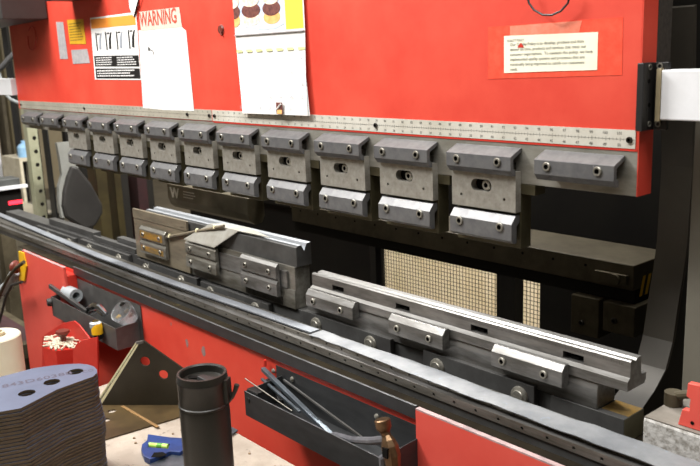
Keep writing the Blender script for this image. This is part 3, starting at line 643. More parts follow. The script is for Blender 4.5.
# ================================================================== LEFT PANEL, E-STOP
t = bed
c = [onY(u, v, -.20) for u, v in ((22, 250.5), (63, 268), (62.5, 270), (62, 300), (62, 390), (30, 392), (27, 362), (18, 276), (23.5, 276))]
c[3].z = .70; c[2].x = c[1].x; c[3].x = c[1].x; c[4].x = c[1].x; c[4].z = .2; c[5].z = .2; c[5].x = c[6].x = c[7].x; 
MB().plate([(p.x, p.z) for p in c], [], (0, -.20, 0), EX, EZ, (0, .010, 0)).build('side_panel', m_redp, t, bevel=.002)
xr = c[1].x; zt = c[1].z; xl = c[0].x; zl = c[0].z; WL_bed = bed
MB().hexa([(xl, -.2, zl + .0002), (xr, -.2, zt + .0002), (xr, -.190, zt + .0002), (xl, -.190, zl + .0002), (xl, -.2, zl + .0012), (xr, -.2, zt + .0012), (xr, -.190, zt + .0012), (xl, -.190, zl + .0012)]).build('worn_top_edge', m_pink, t)
MB().box(xl + .01, xr - .001, -.1895, -.1565, .22, zt - .03).build('panel_box', m_reddk, t)
t = thing('emergency_stop', 'worn emergency stop button with yellow collar on the left edge of the red side panel', 'button', (-2.25, -.2, .77))
p = onX(23, 262, xl - .002)
P = [onY(u, v, -.203) for u, v in ((19, 251), (24, 253), (27, 266), (25, 281), (20, 280), (20, 262))]
MB().plate([(q.x, q.z) for q in P], [], (0, -.206, 0), EX, EZ, (0, .0055, 0)).build('yellow_plate', m_yellow, t, bevel=.001)
a = onY(20, 268, -.2065); 
MB().lathe([(.00001, 0), (.012, 0), (.012, .012), (.022, .018), (.024, .026), (.018, .034), (.00001, .036)], a, (-.9, -.35, .05), 20).build('mushroom_button', m_mush, t, smooth=True)

# ================================================================== BINS
def bin_(x0, x1, yf, zt, zb, zback, m, name, label, chamf=.0):
    t = thing(name, label, 'tool tray', ((x0 + x1) / 2, -.2, zb))
    MB().box(x0 - .02, x1 + .02, -.1585, -.1565, zb, zback).build('back_plate', m, t)
    w = .002; zl = zb + .02
    MB().hexa([(x0, yf, zb), (x1, yf, zb), (x1, yf + w, zb), (x0, yf + w, zb), (x0, yf, zt), (x1, yf, zt), (x1, yf + w, zt), (x0, yf + w, zt)]).build('front_wall', m, t)
    MB().box(x0, x1, yf + w, -.1586, zb, zb + w).build('floor', m, t)
    for xx in (x0, x1 - w):
        MB().prism(xx, xx + w, [(yf + w + .0001, zb + w), (-.1586, zb + w), (-.1586, zt + .006), (yf + w + .0001, zt)]).build('end_wall', m, t)
    return t
b2 = bin_(-.705, -.272, -.26, .738, .682, .7635, m_bin, 'tool_tray', 'black steel tool tray holding bars and a hammer, on the red bed at lower centre')
b1 = bin_(-1.872, -1.400, -.23, .710, .645, .7665, m_bing, 'tool_tray', 'dark grey steel tool tray with pliers and a clear cup')
for q in ((292.5, 379), (274, 371), (377, 416.5)):
    p = onY(*q, -.1586); MB().lathe([(.006, 0), (.0055, .003), (.003, .005), (.00001, .0055)], p, (0, -1, 0), 14).build('round_head_screw', m_bolt, b2, smooth=True)
# worn bright lip of tray
MB().box(-.705, -.272, -.2605, -.2578, .7382, .7388).build('worn_lip', m_bandtop, b2)
def bar_between(a, b, w, h): # oriented bar
    a = Vector(a); b = Vector(b); d = (b - a).normalized(); s_ = d.cross(EZ).normalized(); u = s_.cross(d)
    P = []
    for e in (-1, 1):
        for base, sg in ((a, -1), (b, -1), (b, 1), (a, 1)): P.append(base + s_ * sg * w / 2 + u * e * h / 2)
    return P
a = onY(263, 369, -.175); b = onY(338, 442, -.235)
single(MB().hexa(bar_between(a, b, .010, .009)), 'flat_bar', m_barb, 'blue grey flat steel bar lying diagonally in the black tool tray', 'bar', bevel=.0006)
a = onY(262, 379, -.19); b = onY(300, 412, -.235)
single(MB().hexa(bar_between(a, b, .006, .005)), 'flat_bar', m_barb, 'short flat bar crossing under the diagonal bar in the black tool tray', 'bar', bevel=.0006)
a = onY(284, 380, -.163); b = onY(364, 439, -.19)
single(MB().hexa(bar_between(a, b, .004, .004)), 'steel_rule', m_die, 'thin pale steel strip leaning against the back of the black tool tray', 'strip')
a = onY(245, 378.5, -.245); b = onY(292, 411, -.235)
single(MB().tube([a, b], .0013, 8), 'wire_rod', m_bolt, 'thin bright rod sticking out over the left end of the black tool tray', 'rod')
a = onY(275, 384, -.175); b = onY(281, 402, -.20)
single(MB().hexa(bar_between(a, b, .012, .012)).hexa(bar_between(a - EX * .03 + EZ * .002, a, .010, .006)), 'black_clip', m_black, 'black plastic clip gripping the diagonal bar in the black tool tray', 'clip', bevel=.001)
single(MB().cyl(onY(265, 360, -.165), onY(265, 366, -.165), .0035, .0045, 10), 'red_marker', m_reddk, 'small red marker tip standing at the back left of the black tool tray', 'marker', smooth=True)
single(MB().box(-.700, -.660, -.256, -.235, .7392, .7445).cyl((-.69, -.2615, .722), (-.69, -.2605, .722), .006, seg=12), 'latch', m_black, 'small black latch on the left corner of the black tool tray', 'latch', bevel=.001)
# hammer
t = thing('claw_hammer', 'old bronze coloured hammer with its striking face up hanging over the black tool tray', 'hammer', (-.3, -.27, .7))
y = -.272
hp = lambda u, v: onY(u, v, y)
c0 = hp(382, 419); c1 = hp(384.5, 431); c2 = hp(388, 440); c3 = hp(392, 455); c4 = hp(394, 478)
ax = (c1 - c0).normalized()
MB().lathe([(.00001, 0), (.0125, 0), (.0142, .0015), (.0142, .015), (.011, .020), (.008, .024)], c0, ax, 22).build('striking_face', m_brass, t, smooth=True)
MB().tube([c1, c1.lerp(c2, .5), c2, c2.lerp(c3, .4), c3, c3.lerp(c4, .5), c4], [.009, .0085, .012, .0155, .0155, .013, .010], 8).build('head', m_brass, t)
MB().box(c3.x - .007, c3.x + .005, y - .0165, y - .004, c3.z + .0, c3.z + .018).build('eye_end', m_hole, t)
hnd = [c2 + EY * .004, onY(372, 441, y + .012), onY(352, 440, -.245), onY(335, 435, -.23), onY(322, 436, -.215)]
MB().tube(hnd, [.008, .0075, .0068, .0062, .005], 10).build('handle', m_hand, t, smooth=True)
cl = [c3 - EX * .006, onY(383, 458, y - .002), onY(384, 478, y - .004)]
MB().tube(cl, [.006, .0085, .007], 10).build('claw', m_hand, t, smooth=True)
for u, v, r_ in ((187, 343, .010), (203.5, 351, .013), (150, 297, .005), (171, 324, .004)):
    p = onY(u, v, -.1553); MB().plate([(r_ * .8 * math.cos(a) * random.uniform(.7, 1.1), r_ * 1.3 * math.sin(a) * random.uniform(.7, 1.1)) for a in np.linspace(0, 5.8, 12)], [], p, EX, EZ, (0, .0002, 0)).build('paint_chip', m_mush2, bed)
# bin1 contents
a = onY(68, 292, -.19); b = onY(85, 294, -.19)
single(MB().lathe([(.012, 0), (.022, 0), (.022, .075), (.012, .075), (.012, 0)], a - EX * .01, (1, 0, 0), 24), 'pvc_pipe', m_gpipe, 'short light grey pipe piece in the left tool tray', 'pipe', smooth=True)
a = onY(50, 286, -.215); b = onY(87, 312, -.205)
single(MB().hexa(bar_between(a, b, .010, .014)), 'file_bar', m_darkp, 'dark grey flat file leaning out of the left end of the left tool tray', 'file', bevel=.001)
single(MB().tube([onY(88, 309, -.2), onY(95, 305, -.2), onY(101, 307, -.2), onY(107, 314, -.2)], [.008, .010, .009, .006], 10).tube([onY(91, 313, -.19), onY(98, 311, -.19), onY(104, 316, -.19)], .006, 8), 'pliers', m_chrome, 'chrome plier handles beside the clear cup in the left tool tray', 'pliers', smooth=True)
p = onY(121, 323, -.195); 
t = thing('clear_cup', 'clear plastic cup lying open with screws inside at the right of the left tool tray', 'cup', tuple(p))
pc = onY(121, 311, -.20)
MB().lathe([(.033, .0), (.034, .001), (.028, -.045), (.00001, -.045), (.00001, -.043), (.0265, -.043), (.032, .0)], pc, (.15, -.65, .7), 28).build('cup', m_clear, t, smooth=True)
for i, (u, v, m) in enumerate(((117, 318, m_yellow), (125, 312, m_bolt), (121, 305, m_boltd), (129, 316, m_bolt))):
    q = onY(u, v, -.185); MB().tube([q, q + Vector((.010, .004, .008))], .005, 8).build('screw', m, t, smooth=True)
t = thing('yellow_knob', 'yellow knob with a dark base hanging on the front of the left tool tray', 'knob', (-1.55, -.245, .63))
p = onY(97, 329, -.247)
MB().lathe([(.00001, .020), (.014, .017), (.0165, .008), (.0165, -.014)], p, EZ, 20).build('knob', m_yellow, t, smooth=True)
MB().cyl(p - EZ * .014, p - EZ * .03, .013, .012).box(p.x - .008, p.x + .008, p.y, -.2302, p.z - .028, p.z - .016).build('base', m_black, t, smooth=True)
MB().lathe([(.0168, .006), (.0170, .018), (.010, .023)], p + Vector((-.004, -.001, 0)), EZ, 20).build('grey_cap', m_gpipe, t, smooth=True)
single(MB().lathe([(.00001, .012), (.012, .012), (.014, .003), (.014, 0)], onY(51, 302, -.2305), (-.2, -1, 0), 16), 'round_magnet', m_gray, 'round grey magnet on the left end of the left tool tray', 'magnet', smooth=True)

# ================================================================== WORK TABLE AND THINGS ON IT
t = thing('work_table', 'pale wooden work table top with debris in the foreground', 'table', (-.8, -.7, 0))
MB().box(-1.06, .0, -1.15, -.341, .678, .70).build('table_top', m_wood, t, bevel=.002)
for x in (-1.0, -.05):
    for y in (-1.1, -.39): MB().box(x - .03, x + .03, y - .03, y + .03, 0, .678).build('leg', m_wood, t)
k = MB()
for i in range(26):
    x = random.uniform(-.85, -.43); y = random.uniform(-.52, -.36); r = random.uniform(.001, .0035)
    k.lathe([(r, 0), (r * .8, r * .7), (.00001, r)], (x, y, .7003), EZ, 6)
tag(k.build('sawdust_crumbs', mat('crumbs', '#8a7358', '#5b4a3c', rough=.8)), 'scattered brown crumbs and chips on the pale table top', 'debris', kind='stuff')
# stack of blued plates
ZT = .9
outl = [(-30, 384), (0, 377), (34, 368), (52, 365.5), (68, 364), (80, 363.6), (88, 364.5), (94, 366.5), (97, 369.5), (97, 373), (93, 376.5), (86, 379), (57, 389.5), (20.5, 408.3), (18.5, 408.6), (0, 411.8), (-30, 417)]
o2 = [onZ(u, v, ZT) for u, v in outl]; cxp = sum(p.x for p in o2) / len(o2); cyp = sum(p.y for p in o2) / len(o2)
o2 = [(p.x - cxp, p.y - cyp) for p in o2]
hl = [onZ(u, v, ZT) for u, v in ((26.8, 393), (51.8, 382), (75.3, 371.6))]
hl = [circ(p.x - cxp, p.y - cyp, .0142, 22) for p in hl]
TH = .0050; PITCH = .0065
NP = 30
pm = MB().plate(o2, hl, (0, 0, TH), EX, EY, (0, 0, -TH), mi=0, side=1)
pp = pm.build('steel_plate', [m_platet, m_plates], None)
pme = pp.data
ordd = ['second', 'third', 'fourth', 'fifth', 'sixth', 'seventh', 'eighth', 'ninth', 'tenth', 'eleventh', 'twelfth', 'thirteenth', 'fourteenth', 'fifteenth', 'sixteenth', 'seventeenth', 'eighteenth', 'nineteenth', 'twentieth', 'twenty-first', 'twenty-second', 'twenty-third', 'twenty-fourth', 'twenty-fifth', 'twenty-sixth', 'twenty-seventh', 'twenty-eighth', 'twenty-ninth', 'thirtieth', 'thirty-first']
for i in range(NP):
    z = ZT - TH - i * PITCH
    if i == 0:
        o = thing('steel_plate', 'topmost blue grey steel plate of the stack, with three holes and inked number', 'plate', (cxp, cyp, z), 'stack of cut steel plates')
        pp.parent = o; pp.name = 'plate'; top_plate = o
        k = MB(); a = onZ(2, 388, ZT + .0004); b = onZ(66, 375, ZT + .0004); U = (b - a).normalized(); Vv = EZ.cross(U)
        text(k, '843D60388', .0225, a, U, Vv, squeeze=1.12, bold=.0002)
        a2 = onZ(83, 373, ZT + .0004); text(k, 'CO', .0165, a2, U, Vv, squeeze=.8)
        WL[o.name] = Vector((cxp, cyp, z)); k.build('inked_number', mat('stamp_ink', '#4a4654', rough=.6), o)
    else:
        o = bpy.data.objects.new('steel_plate', pme); COL.objects.link(o)
        j = .0008; sw = .004 * math.exp(-((i - 15) / 4.) ** 2)
        o.location = (cxp + random.uniform(-j, j) + sw, cyp + random.uniform(-j, j) + sw, z); o.rotation_euler.z = random.uniform(-.005, .005)
        tag(o, 'rusty edged steel plate in the foreground stack, %s from the top' % ordd[i - 1], 'plate', 'stack of cut steel plates')
zlow = ZT - TH - (NP - 1) * PITCH
single(MB().box(cxp - .13, cxp + .13, cyp - .13, cyp + .10, .7002, zlow - .0004), 'wood_spacer', m_wood, 'wooden spacer under the stack of steel plates', 'spacer') if zlow - .7 > .0012 else None
# bent gusset bracket
g0 = onZ(100, 405, .7035); g1 = onZ(180, 405, .7035); d = (g1 - g0); d.z = 0; d.normalize(); nn = Vector((-d.y, d.x, 0))
t = thing('gusset_bracket', 'dark olive bent gusset bracket with two holes standing behind the plate stack', 'bracket', (g0.x, g0.y, .7005))
def gp(u, v): p = onP(u, v, g0, nn); return ((p - g0).dot(d), p.z)
oc = [gp(100, 405), gp(99, 400), gp(137, 342.5), gp(143, 340.5), gp(206, 385), gp(212, 405)]
hc = [gp(145, 361.5), gp(163.3, 374.7)]
hr = [.011, .0105]
MB().plate(oc, [circ(c[0], c[1], r, 20) for c, r in zip(hc, hr)], (g0.x, g0.y, 0), d, EZ, nn * .005).build('upright_flange', m_olive, t)
lp = [gp(97.5, 400), gp(135.5, 342.5), gp(137.3, 342.5), gp(99.5, 402)]
lq = [gp(99.8, 402), gp(137.6, 343), gp(139.2, 343.5), gp(101.5, 404.5)]
MB().plate(lp, [], (g0.x, g0.y, 0) , d, EZ, nn * .006).plate(lq, [], Vector((g0.x, g0.y, 0)) - nn * .0006, d, EZ, nn * .0005).build('cream_edge', m_cream, t)
MB().plate([gp(135, 342.5), gp(143.5, 340.5), gp(143.5, 343), gp(138, 344.5)], [], Vector((g0.x, g0.y, 0)) - nn * .0008, d, EZ, nn * .0062).build('bare_corner', m_die, t)
fl = [onZ(u, v, .7035) for u, v in ((100, 405), (212, 405), (206, 408), (182, 416), (104, 439.5), (92, 437), (88, 412))]
hh = [onZ(112, 411, .7035), onZ(106, 420, .7035)]
MB().plate([(p.x, p.y) for p in fl], [circ(h.x, h.y, .009, 18) for h in hh], (0, 0, .7035), EX, EY, (0, 0, -.003)).build('base_flange', mat('oiled_brown_steel', '#57472d', '#3d311f', rough=.35, metal=.2, scale=9), t)
a = onZ(122, 406, .7045); b = onZ(158, 427, .7045)
single(MB().hexa(bar_between(a, b, .007, .0016)), 'wood_splinter', mat('wood_tan', '#8a6a3e', '#6d5230', rough=.6, scale=30), 'thin tan wooden strip lying on the olive base flange', 'strip')
# combination square: blue head with a level vial and steel blade
t = thing('combination_square', 'blue combination square head with green level vial and steel blade on the table', 'square', tuple(onZ(160, 446, .7003)))
zt = .7135
c = [onZ(u, v, zt) for u, v in ((148, 434), (170, 437), (186, 438), (200, 439), (200, 444), (184, 449), (180, 452), (170, 451), (160, 456), (150, 459), (144, 456), (141, 449), (142, 444), (147, 440))]
h1 = [onZ(u, v, zt) for u, v in ((153, 454), (163, 453), (166, 456), (157, 457.3))]
h2 = [onZ(u, v, zt) for u, v in ((172, 447), (178, 444), (184, 445), (180, 449))]
h3 = [onZ(u, v, zt) for u, v in ((149, 442), (170, 443.5), (168, 448.5), (148, 447))]
MB().plate([(p.x, p.y) for p in c], [[(p.x, p.y) for p in h3]], (0, 0, zt), EX, EY, (0, 0, -.0125)).build('head', m_blue, t, bevel=.0012)
MB().plate([(p.x, p.y) for p in [onZ(u, v, zt + .0008) for u, v in ((151, 457), (154, 452.5), (163, 452), (167, 454.5), (160, 457))]], [], (0, 0, zt + .0008), EX, EY, (0, 0, -.0006)).build('pocket', m_hole, t)
a = onZ(149, 445, .7085); b = onZ(168, 446.5, .7085)
MB().cyl(a, b, .0052, seg=16).build('vial', m_vial, t, smooth=True)
MB().cyl(a.lerp(b, .45), a.lerp(b, .7), .0055, seg=16).build('bubble', mat('vial_mark', '#5f9b3c', rough=.2), t, smooth=True)
bl = [onZ(u, v, .7060) for u, v in ((150, 464), (184, 449.5), (232, 427), (238, 430), (205, 452), (186, 466), (168, 478), (146, 478))]
MB().plate([(p.x, p.y) for p in bl], [], (0, 0, .7060), EX, EY, (0, 0, -.0025)).build('blade', m_barb, t)
# travel bottle
bp_ = Vector((-.3628, -.5541, .7003))
t = thing('travel_bottle', 'matte black insulated travel bottle standing on the table in the foreground', 'bottle', tuple(bp_))
MB().lathe([(.00001, 0), (.036, 0), (.0400, .003), (.0400, .196), (.0393, .206), (.0388, .210), (.0408, .212), (.0408, .2145), (.0396, .2155)], bp_, EZ, 48).build('body', m_bott, t, smooth=True)
MB().lathe([(.0396, .2157), (.0396, .252), (.0404, .2535), (.0404, .2555), (.0396, .257), (.0396, .262), (.0388, .2645), (.0357, .2645), (.034, .2625), (.0332, .252), (.00001, .249)], bp_, EZ, 48).build('lid', m_bott, t, smooth=True)
MB().lathe([(.0405, .2522), (.0408, .2533), (.0405, .2544)], bp_, EZ, 48).build('grip_ring', m_black, t, smooth=True)
k = MB().hexa([bp_ + Vector(p) for p in ((-.006, -.006, .250), (.029, -.010, .250), (.029, .010, .250), (-.006, .006, .250), (-.006, -.006, .258), (.027, -.009, .2605), (.027, .009, .2605), (-.006, .006, .258))]); k.build('spout_tab', m_black, t, bevel=.002)
MB().plate(stadium(0, 0, .022, .005), [], bp_ + Vector((-.018, -.003, .2525)), Vector((.7, .7, 0)), Vector((-.7, .7, 0)), (0, 0, -.002)).build('drink_slot', m_hole, t)
k = MB(); dr = Vector((.80, .60, 0)).normalized(); sd = Vector((-dr.y, dr.x, 0))
c0 = bp_ + dr * .0390 + EZ * .234
k.hexa(bar_between(c0 + EZ * .024, c0 - EZ * .016 + dr * .002, .004, .018) if False else [c0 + sd * a_ * .009 + dr * b_ + EZ * z_ for z_ in (-.018, .022) for a_, b_ in ((-1, -.002), (1, -.002), (1, .006), (-1, .006))])
k.build('hinge', m_bott, t, bevel=.001)
vd = Vector((R[0][2], R[1][2], 0)).normalized()
lp = [onP(u, v, c0 + dr * .006, vd) for u, v in ((229, 400), (232, 397), (235, 391), (237, 384.5))]
MB().tube(lp, [.0035, .0035, .0035, .0042], 10).build('carry_loop', m_bott, t, smooth=True)
# red tray box with bolt
t = thing('red_pedal_box', 'open red steel box holding a round bolt head and scrap wire', 'box', (-1.85, -.2, .4))
Y2 = -.262
bk = [onY(u, v, Y2) for u, v in ((42, 385), (42, 337), (47, 333), (63, 323), (74, 321), (79, 325), (90, 339), (92, 385))]
MB().plate([(p.x, p.z) for p in bk], [], (0, Y2, 0), EX, EZ, (0, .004, 0)).build('back_flap', m_redbox, t, bevel=.001)
Yf = -.36
fr = [onY(u, v, Yf) for u, v in ((73, 385), (73, 350), (77, 343), (83, 340), (97, 337), (98, 385))]
MB().plate([(p.x, p.z) for p in fr], [], (0, Yf, 0), EX, EZ, (0, .004, 0)).build('front_flap', m_redbox, t, bevel=.001)
zz = onY(60, 345, -.31).z
MB().box(-1.86, -1.80, -.2575, -.2005, zz - .16, zz - .08).build('mounting_arm', m_redbox, t)
tpp = [onZ(u, v, zz) for u, v in ((43, 347), (56, 351), (74, 349), (88, 340), (74, 335), (45, 338))]
MB().plate([(p.x, p.y) for p in tpp], [], (0, 0, zz), EX, EY, (0, 0, -.16)).build('inner_block', m_redbox, t)
k = MB()
for i in range(22):
    a_ = tpp[random.randrange(6)].lerp(tpp[random.randrange(6)], random.random()); b_ = tpp[random.randrange(6)].lerp(tpp[random.randrange(6)], random.random())
    a_.z = zz + .003; b_.z = zz + .003; k.tube([a_, a_.lerp(b_, .5) + Vector((0, 0, .006)), b_], .003, 6)
k.build('scrap_wire', m_rag, t)
pb = onZ(64, 344, zz)
MB().lathe([(.009, .001), (.009, .022), (.015, .030), (.021, .036), (.019, .043), (.00001, .045)], pb, EZ, 20).build('bolt_head', m_mush, t, smooth=True)
# film roll
p = onZ(8, 395, .70); p = Vector((-1.28, -.60, .7002)); p = onZ(3, 394, .7003)
single(MB().box(-1.75, -1.07, -1.15, -.535, .640, .70).box(-1.72, -1.66, -.65, -.59, 0, .64).box(-1.72, -1.66, -1.12, -1.06, 0, .64).box(-1.15, -1.09, -.65, -.59, 0, .64).box(-1.15, -1.09, -1.12, -1.06, 0, .64), 'side_table', m_wood, 'second pale table beyond the plate stack carrying the film roll', 'table', bevel=.002)
t = thing('film_roll', 'roll of milky stretch film standing at the left edge behind the plate stack', 'roll', tuple(p))
rr = .056
h_ = (onP(3, 335, p, Vector((R[0][2], R[1][2], 0)).normalized()).z) - .70
MB().lathe([(.02, 0), (rr, 0), (rr, h_ - .003), (rr - .003, h_), (.022, h_), (.022, h_ - .03)], p, EZ, 40).build('film', m_film, t, smooth=True)
MB().lathe([(.017, .0), (.0215, .0), (.0215, h_ + .008), (.017, h_ + .008), (.017, 0)], p, EZ, 28).build('cardboard_core', m_crate, t, smooth=True)

# ================================================================== LEFT BACKGROUND
def bxp(name, u0, u1, v0, v1, X, dep, m, label, cat, bevel=.003, hgt=None):
    a = onX(u0, v0, X); b = onX(u1, v1, X)
    return single(MB().box(X - dep, X, min(a.y, b.y), max(a.y, b.y), b.z if hgt is None else hgt, a.z), name, m, label, cat, bevel=bevel)
# perforated upright
t = thing('slotted_upright', 'pale slotted metal upright standing left behind the ram end', 'post', (-3.9, .5, 0))
a = onX(27, 128, -3.9); b = onX(37, 128, -3.9)
wd = b.y - a.y
hs = [circ(wd * .62, z, .012, 8) for z in np.arange(.3, 1.6, .075)]
MB().plate([(0, 0), (wd, 0), (wd, 1.7), (0, 1.7)], hs, (-3.9, a.y, 0), EY, EZ, (-.004, 0, 0)).build('slotted_face', m_galv, t)
MB().box(-3.96, -3.905, a.y, a.y + .004, 0, 1.7).build('side_flange', m_galv, t)
# dark columns behind
bxp('dark_column', 37, 47, 120, 222, -4.2, .12, m_dark, 'black column just right of the slotted upright', 'column', hgt=0)
bxp('tall_panel', 47, 58, 120, 226, -4.0, .08, mat('panel_blue_black', '#26292e', '#1d2024', rough=.5, scale=8), 'blue black panel between the slotted upright and the pale frame piece', 'panel', hgt=0)  # flat blue-black panel behind the upright
# pale plastic frame
pts = [onX(u, v, -3.6) for u, v in ((57, 143), (60, 160), (62, 175), (59, 186), (59, 200), (62, 218))]
k = MB()
for i in range(len(pts) - 1):
    w = (.10, .10, .09, .03, .03)[i]; w2 = (.10, .09, .03, .03, .03)[i]
    a, b = pts[i], pts[i + 1]
    k.hexa([b - EX * .03, b + EY * w2 - EX * .03, b + EY * w2, b, a - EX * .03, a + EY * w - EX * .03, a + EY * w, a])
single(k, 'pale_bracket', mat('pale_grey_plastic', '#9a9c98', '#8c8e8a', rough=.5, scale=10), 'pale grey curved frame piece left of the dark rounded guard', 'bracket')
# dark rounded guard
c = [onX(u, v, -2.75) for u, v in ((64, 192), (68, 176), (72, 166), (78, 167), (92, 184), (103, 205), (103.5, 213), (96, 226), (84, 229), (66, 218), (63, 206))]
single(MB().plate([(p.y, p.z) for p in c], [], (-2.75, 0, 0), EY, EZ, (-.03, 0, 0)).box(-2.84, -2.779, c[7].y - .09, c[7].y - .05, 0, c[7].z + .03), 'rounded_guard', m_gray, 'dark grey rounded guard cover behind the left end of the dies', 'guard', bevel=.01)
# old brass coloured housings behind holders
bxp('inner_housing', 95, 111, 165, 215, -3.0, .1, m_tanp, 'old brass coloured housing right of the rounded guard', 'housing', hgt=0)
bxp('inner_housing', 113, 126, 165, 228, -3.05, .1, m_tanp, 'narrow olive housing strip under the third punch holders from the left', 'housing', hgt=0)
bxp('dark_partition', 64, 160, 125, 260, -3.8, .05, m_dark, 'black partition closing the far inside end of the machine', 'partition', hgt=0)
bxp('red_brown_post', 136, 150, 170, 215, -2.95, .1, m_dred, 'dull dark red post inside the machine left of the tall die', 'post', hgt=0)
# shelving / clutter at far left
t = thing('digital_readout', 'small machine readout box with a glowing red display at the left edge', 'readout', (-3.5, -.2, .9))
a = onX(-14, 193, -3.5); b = onX(24, 211, -3.5)
MB().box(-3.62, -3.5, a.y, b.y, b.z, a.z).build('case', m_dark, t, bevel=.004)
MB().box(-3.62, -3.5, a.y, onX(20, 180, -3.5).y, a.z + .002, onX(0, 180, -3.5).z).build('upper_case', mat('case_grey', '#4a4c4a', '#3a3c3a', rough=.5, scale=10), t, bevel=.004)
c0 = onX(9, 205, -3.4985); c1 = onX(22, 199.5, -3.4985)
MB().box(-3.4998, -3.498, c0.y, c1.y, min(c0.z, c1.z), max(c0.z, c1.z)).build('red_display', m_led, t)
MB().box(-3.4998, -3.47, a.y, onX(26, 188, -3.5).y, onX(0, 190, -3.5).z, onX(0, 187, -3.5).z).build('ledge', m_white, t)
MB().box(-3.6, -3.52, a.y + .05, a.y + .12, 0, b.z).build('pedestal', m_dark2, t)
t = thing('storage_cabinet', 'white cabinet with dark door frame standing in the far left background', 'cabinet', (-5.5, .2, 0))
a = onX(-40, 40, -5.5); b = onX(5, 186, -5.5)
MB().box(-5.9, -5.5, a.y, b.y, 0, a.z).build('body', m_white, t, bevel=.005)
c0 = onX(5.5, 60, -5.45); c1 = onX(12, 180, -5.45)
MB().box(-5.6, -5.45, c0.y, c1.y, 0, 2.1).build('door_frame', m_dark2, t)
c0 = onX(13, 60, -5.4); c1 = onX(18, 180, -5.4)
MB().box(-5.6, -5.4, c0.y, c1.y, 0, 2.1).build('post', m_tanp, t)
pts = [onX(u, v, -3.6) for u, v in ((-2, 70), (2, 82), (4, 92), (10, 99), (19, 103), (24, 104))]
single(MB().tube(pts, .008, 8), 'grey_cable', m_gpipe, 'grey cable curving down to the left end of the ruler', 'cable', smooth=True)
pts = [onX(u, v, -3.5) for u, v in ((16, 52), (8, 60), (3, 66), (-4, 72))]
single(MB().tube(pts, .014, 8), 'black_cable', m_black, 'thick black cable crossing beside the white plate at the left edge', 'cable', smooth=True)
bxp('dark_cupboard', 5, 14, 22, 70, -5.15, .1, m_dark, 'dark tall cupboard edge at the upper left beside the ram', 'cupboard', hgt=0)
single(MB().lathe([(.00001, 0), (.045, 0), (.045, .07), (.03, .09), (.016, .095), (.016, .115), (.00001, .115)], onX(25, 157, -5.1), EZ, 20), 'spray_bottle', m_bluep, 'small pale blue bottle on the shelf left of the slotted upright', 'bottle', smooth=True)
a = onX(14, 158, -5.1); b = onX(36, 158, -5.1)
single(MB().box(-5.35, -5.0, a.y, b.y, a.z - .02, a.z).box(-5.35, -5.0, a.y, a.y + .02, 0, a.z - .02).box(-5.35, -5.0, b.y - .02, b.y, 0, a.z - .02), 'shelf_unit', m_rag, 'pale shelf holding the blue bottle in the left background', 'shelf')
# clutter below at left: pale cloth on a bench
a = onX(-20, 215, -4.2); b = onX(18, 206, -4.2)
t = thing('side_bench', 'low bench with pale rags in the left background behind the rail', 'bench', (-4.2, 0, 0))
zc = onX(0, 212, -4.65).z
MB().box(-5.0, -4.4, -.6, .95, zc - .06, zc - .02).box(-4.95, -4.9, -.5, -.45, 0, zc - .06).box(-4.95, -4.9, .8, .85, 0, zc - .06).box(-4.5, -4.45, -.5, -.45, 0, zc - .06).box(-4.5, -4.45, .8, .85, 0, zc - .06).build('bench_frame', m_frameg, t)
k = MB()
def rag(cx, cy, z, rx, ry, h):
    n = 12; v = []; f = []
    for i in range(n + 1):
        for j in range(n + 1):
            a = i / n * 2 - 1; b = j / n * 2 - 1
            v.append((cx + a * rx + random.uniform(-.01, .01), cy + b * ry, z + h * max(0, 1 - a * a) * max(0, 1 - b * b) * random.uniform(.5, 1)))
    for i in range(n):
        for j in range(n): f.append((i * (n + 1) + j, (i + 1) * (n + 1) + j, (i + 1) * (n + 1) + j + 1, i * (n + 1) + j + 1))
    return MB().add(v, f)
single(rag(-4.68, .55, zc - .019, .22, .25, .09), 'rag', m_rag, 'crumpled pale rag on the bench behind the slotted upright', 'rag', smooth=True)
single(rag(-4.68, -.05, zc - .019, .25, .25, .10), 'rag', m_rag, 'crumpled tan rag on the bench at the left edge above the rail', 'rag', smooth=True)
# things under the rail at left: conduit and pipes
pts = [onY(u, v, -.27) for u, v in ((24, 262), (16, 268), (8, 278), (2, 290), (-4, 305))]
single(MB().tube(pts, .006, 10), 'conduit', m_dark2, 'dark thin conduit curving left from the emergency stop', 'conduit', smooth=True)
pts = [onY(u, v, -.24) for u, v in ((22, 282), (12, 285), (6, 296), (2, 312), (-3, 330))]
single(MB().tube(pts, .005, 10), 'conduit', m_gray, 'lower thin grey conduit curving down from the emergency stop', 'conduit', smooth=True)
pts = [onY(u, v, -.20) for u, v in ((18, 270), (13, 277), (8, 286), (0, 292), (-12, 298))]
single(MB().tube(pts, .020, 14), 'ribbed_hose', mat('pale_hose', '#a9aeb2', '#8d9296', rough=.4, scale=30), 'thick pale grey hose behind the emergency stop at the left edge', 'hose', smooth=True)
single(rag(-2.9, -.35, .36, .35, .30, .10), 'cloth_heap', m_dred, 'heap of dark red cloth below the hose at the left edge', 'cloth', smooth=True)
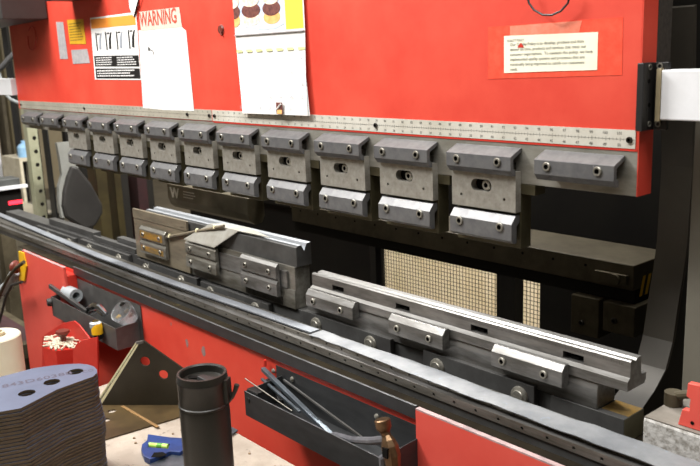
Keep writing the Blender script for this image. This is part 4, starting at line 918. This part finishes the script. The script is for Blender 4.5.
single(MB().box(-3.3, -2.5, -.66, -.02, .30, .359).box(-3.28, -3.2, -.64, -.56, 0, .30).box(-2.6, -2.52, -.64, -.56, 0, .30).box(-3.28, -3.2, -.12, -.04, 0, .30).box(-2.6, -2.52, -.12, -.04, 0, .30), 'low_stand', m_dark2, 'low dark stand carrying the red cloth at the left', 'stand')

# ================================================================== ROOM
struct(MB().box(-9, 5, -5, 6, -.05, 0), 'floor', m_floor)
struct(MB().box(-9, 5, 6, 6.1, 0, 4.5), 'wall_back', m_wall)
struct(MB().box(-9.1, -9, -5, 6, 0, 4.5), 'wall_left', m_wall)
struct(MB().box(5, 5.1, -5, 6, 0, 4.5), 'wall_right', m_wall)
struct(MB().box(-9, 5, -5.1, -5, 0, 4.5), 'wall_front', m_wall)
# ================================================================== LIGHT
w = bpy.data.worlds.new('w'); S.world = w; w.use_nodes = True
w.node_tree.nodes['Background'].inputs['Color'].default_value = (1, .985, .96, 1); w.node_tree.nodes['Background'].inputs['Strength'].default_value = .5
def area(name, loc, target, sx, sy, e, col=(1, 1, 1)):
    l = bpy.data.lights.new(name, 'AREA'); l.shape = 'RECTANGLE'; l.size = sx; l.size_y = sy; l.energy = e; l.color = col
    o = bpy.data.objects.new(name, l); COL.objects.link(o); o.location = loc
    o.rotation_euler = (Vector(target) - Vector(loc)).to_track_quat('-Z', 'Y').to_euler(); return o
area('ceiling_lamp_key', (-2.1, -1.4, 3.2), (-1.1, 0, 1.1), .9, .5, 122, (1, .98, .95))
area('ceiling_lamp_strip', (-.1, -.95, 3.5), (-.5, -.1, 1.), 3.2, .7, 120, (1, .98, .95))
area('added_left_fill', (-4.2, -.6, 3.4), (-4.2, 0, .8), 1.6, .5, 42, (1, .96, .9))  # added fill to brighten the left background
area('added_crate_light', (-1.5, 1.25, 2.6), (-2.0, 1.8, .3), 1.6, .3, 330, (1, .97, .92))  # added light behind the housing, aimed at the crate front
area('added_gauge_light', (-.4, .55, 2.9), (-.4, .5, .9), 1.0, .3, 16, (1, .96, .88))  # added light over the machine's open top to brighten the back gauge
vs = S.view_settings; vs.view_transform = 'Standard'; vs.look = 'None'; vs.gamma = 1; vs.use_curve_mapping = False; vs.exposure = 0.0
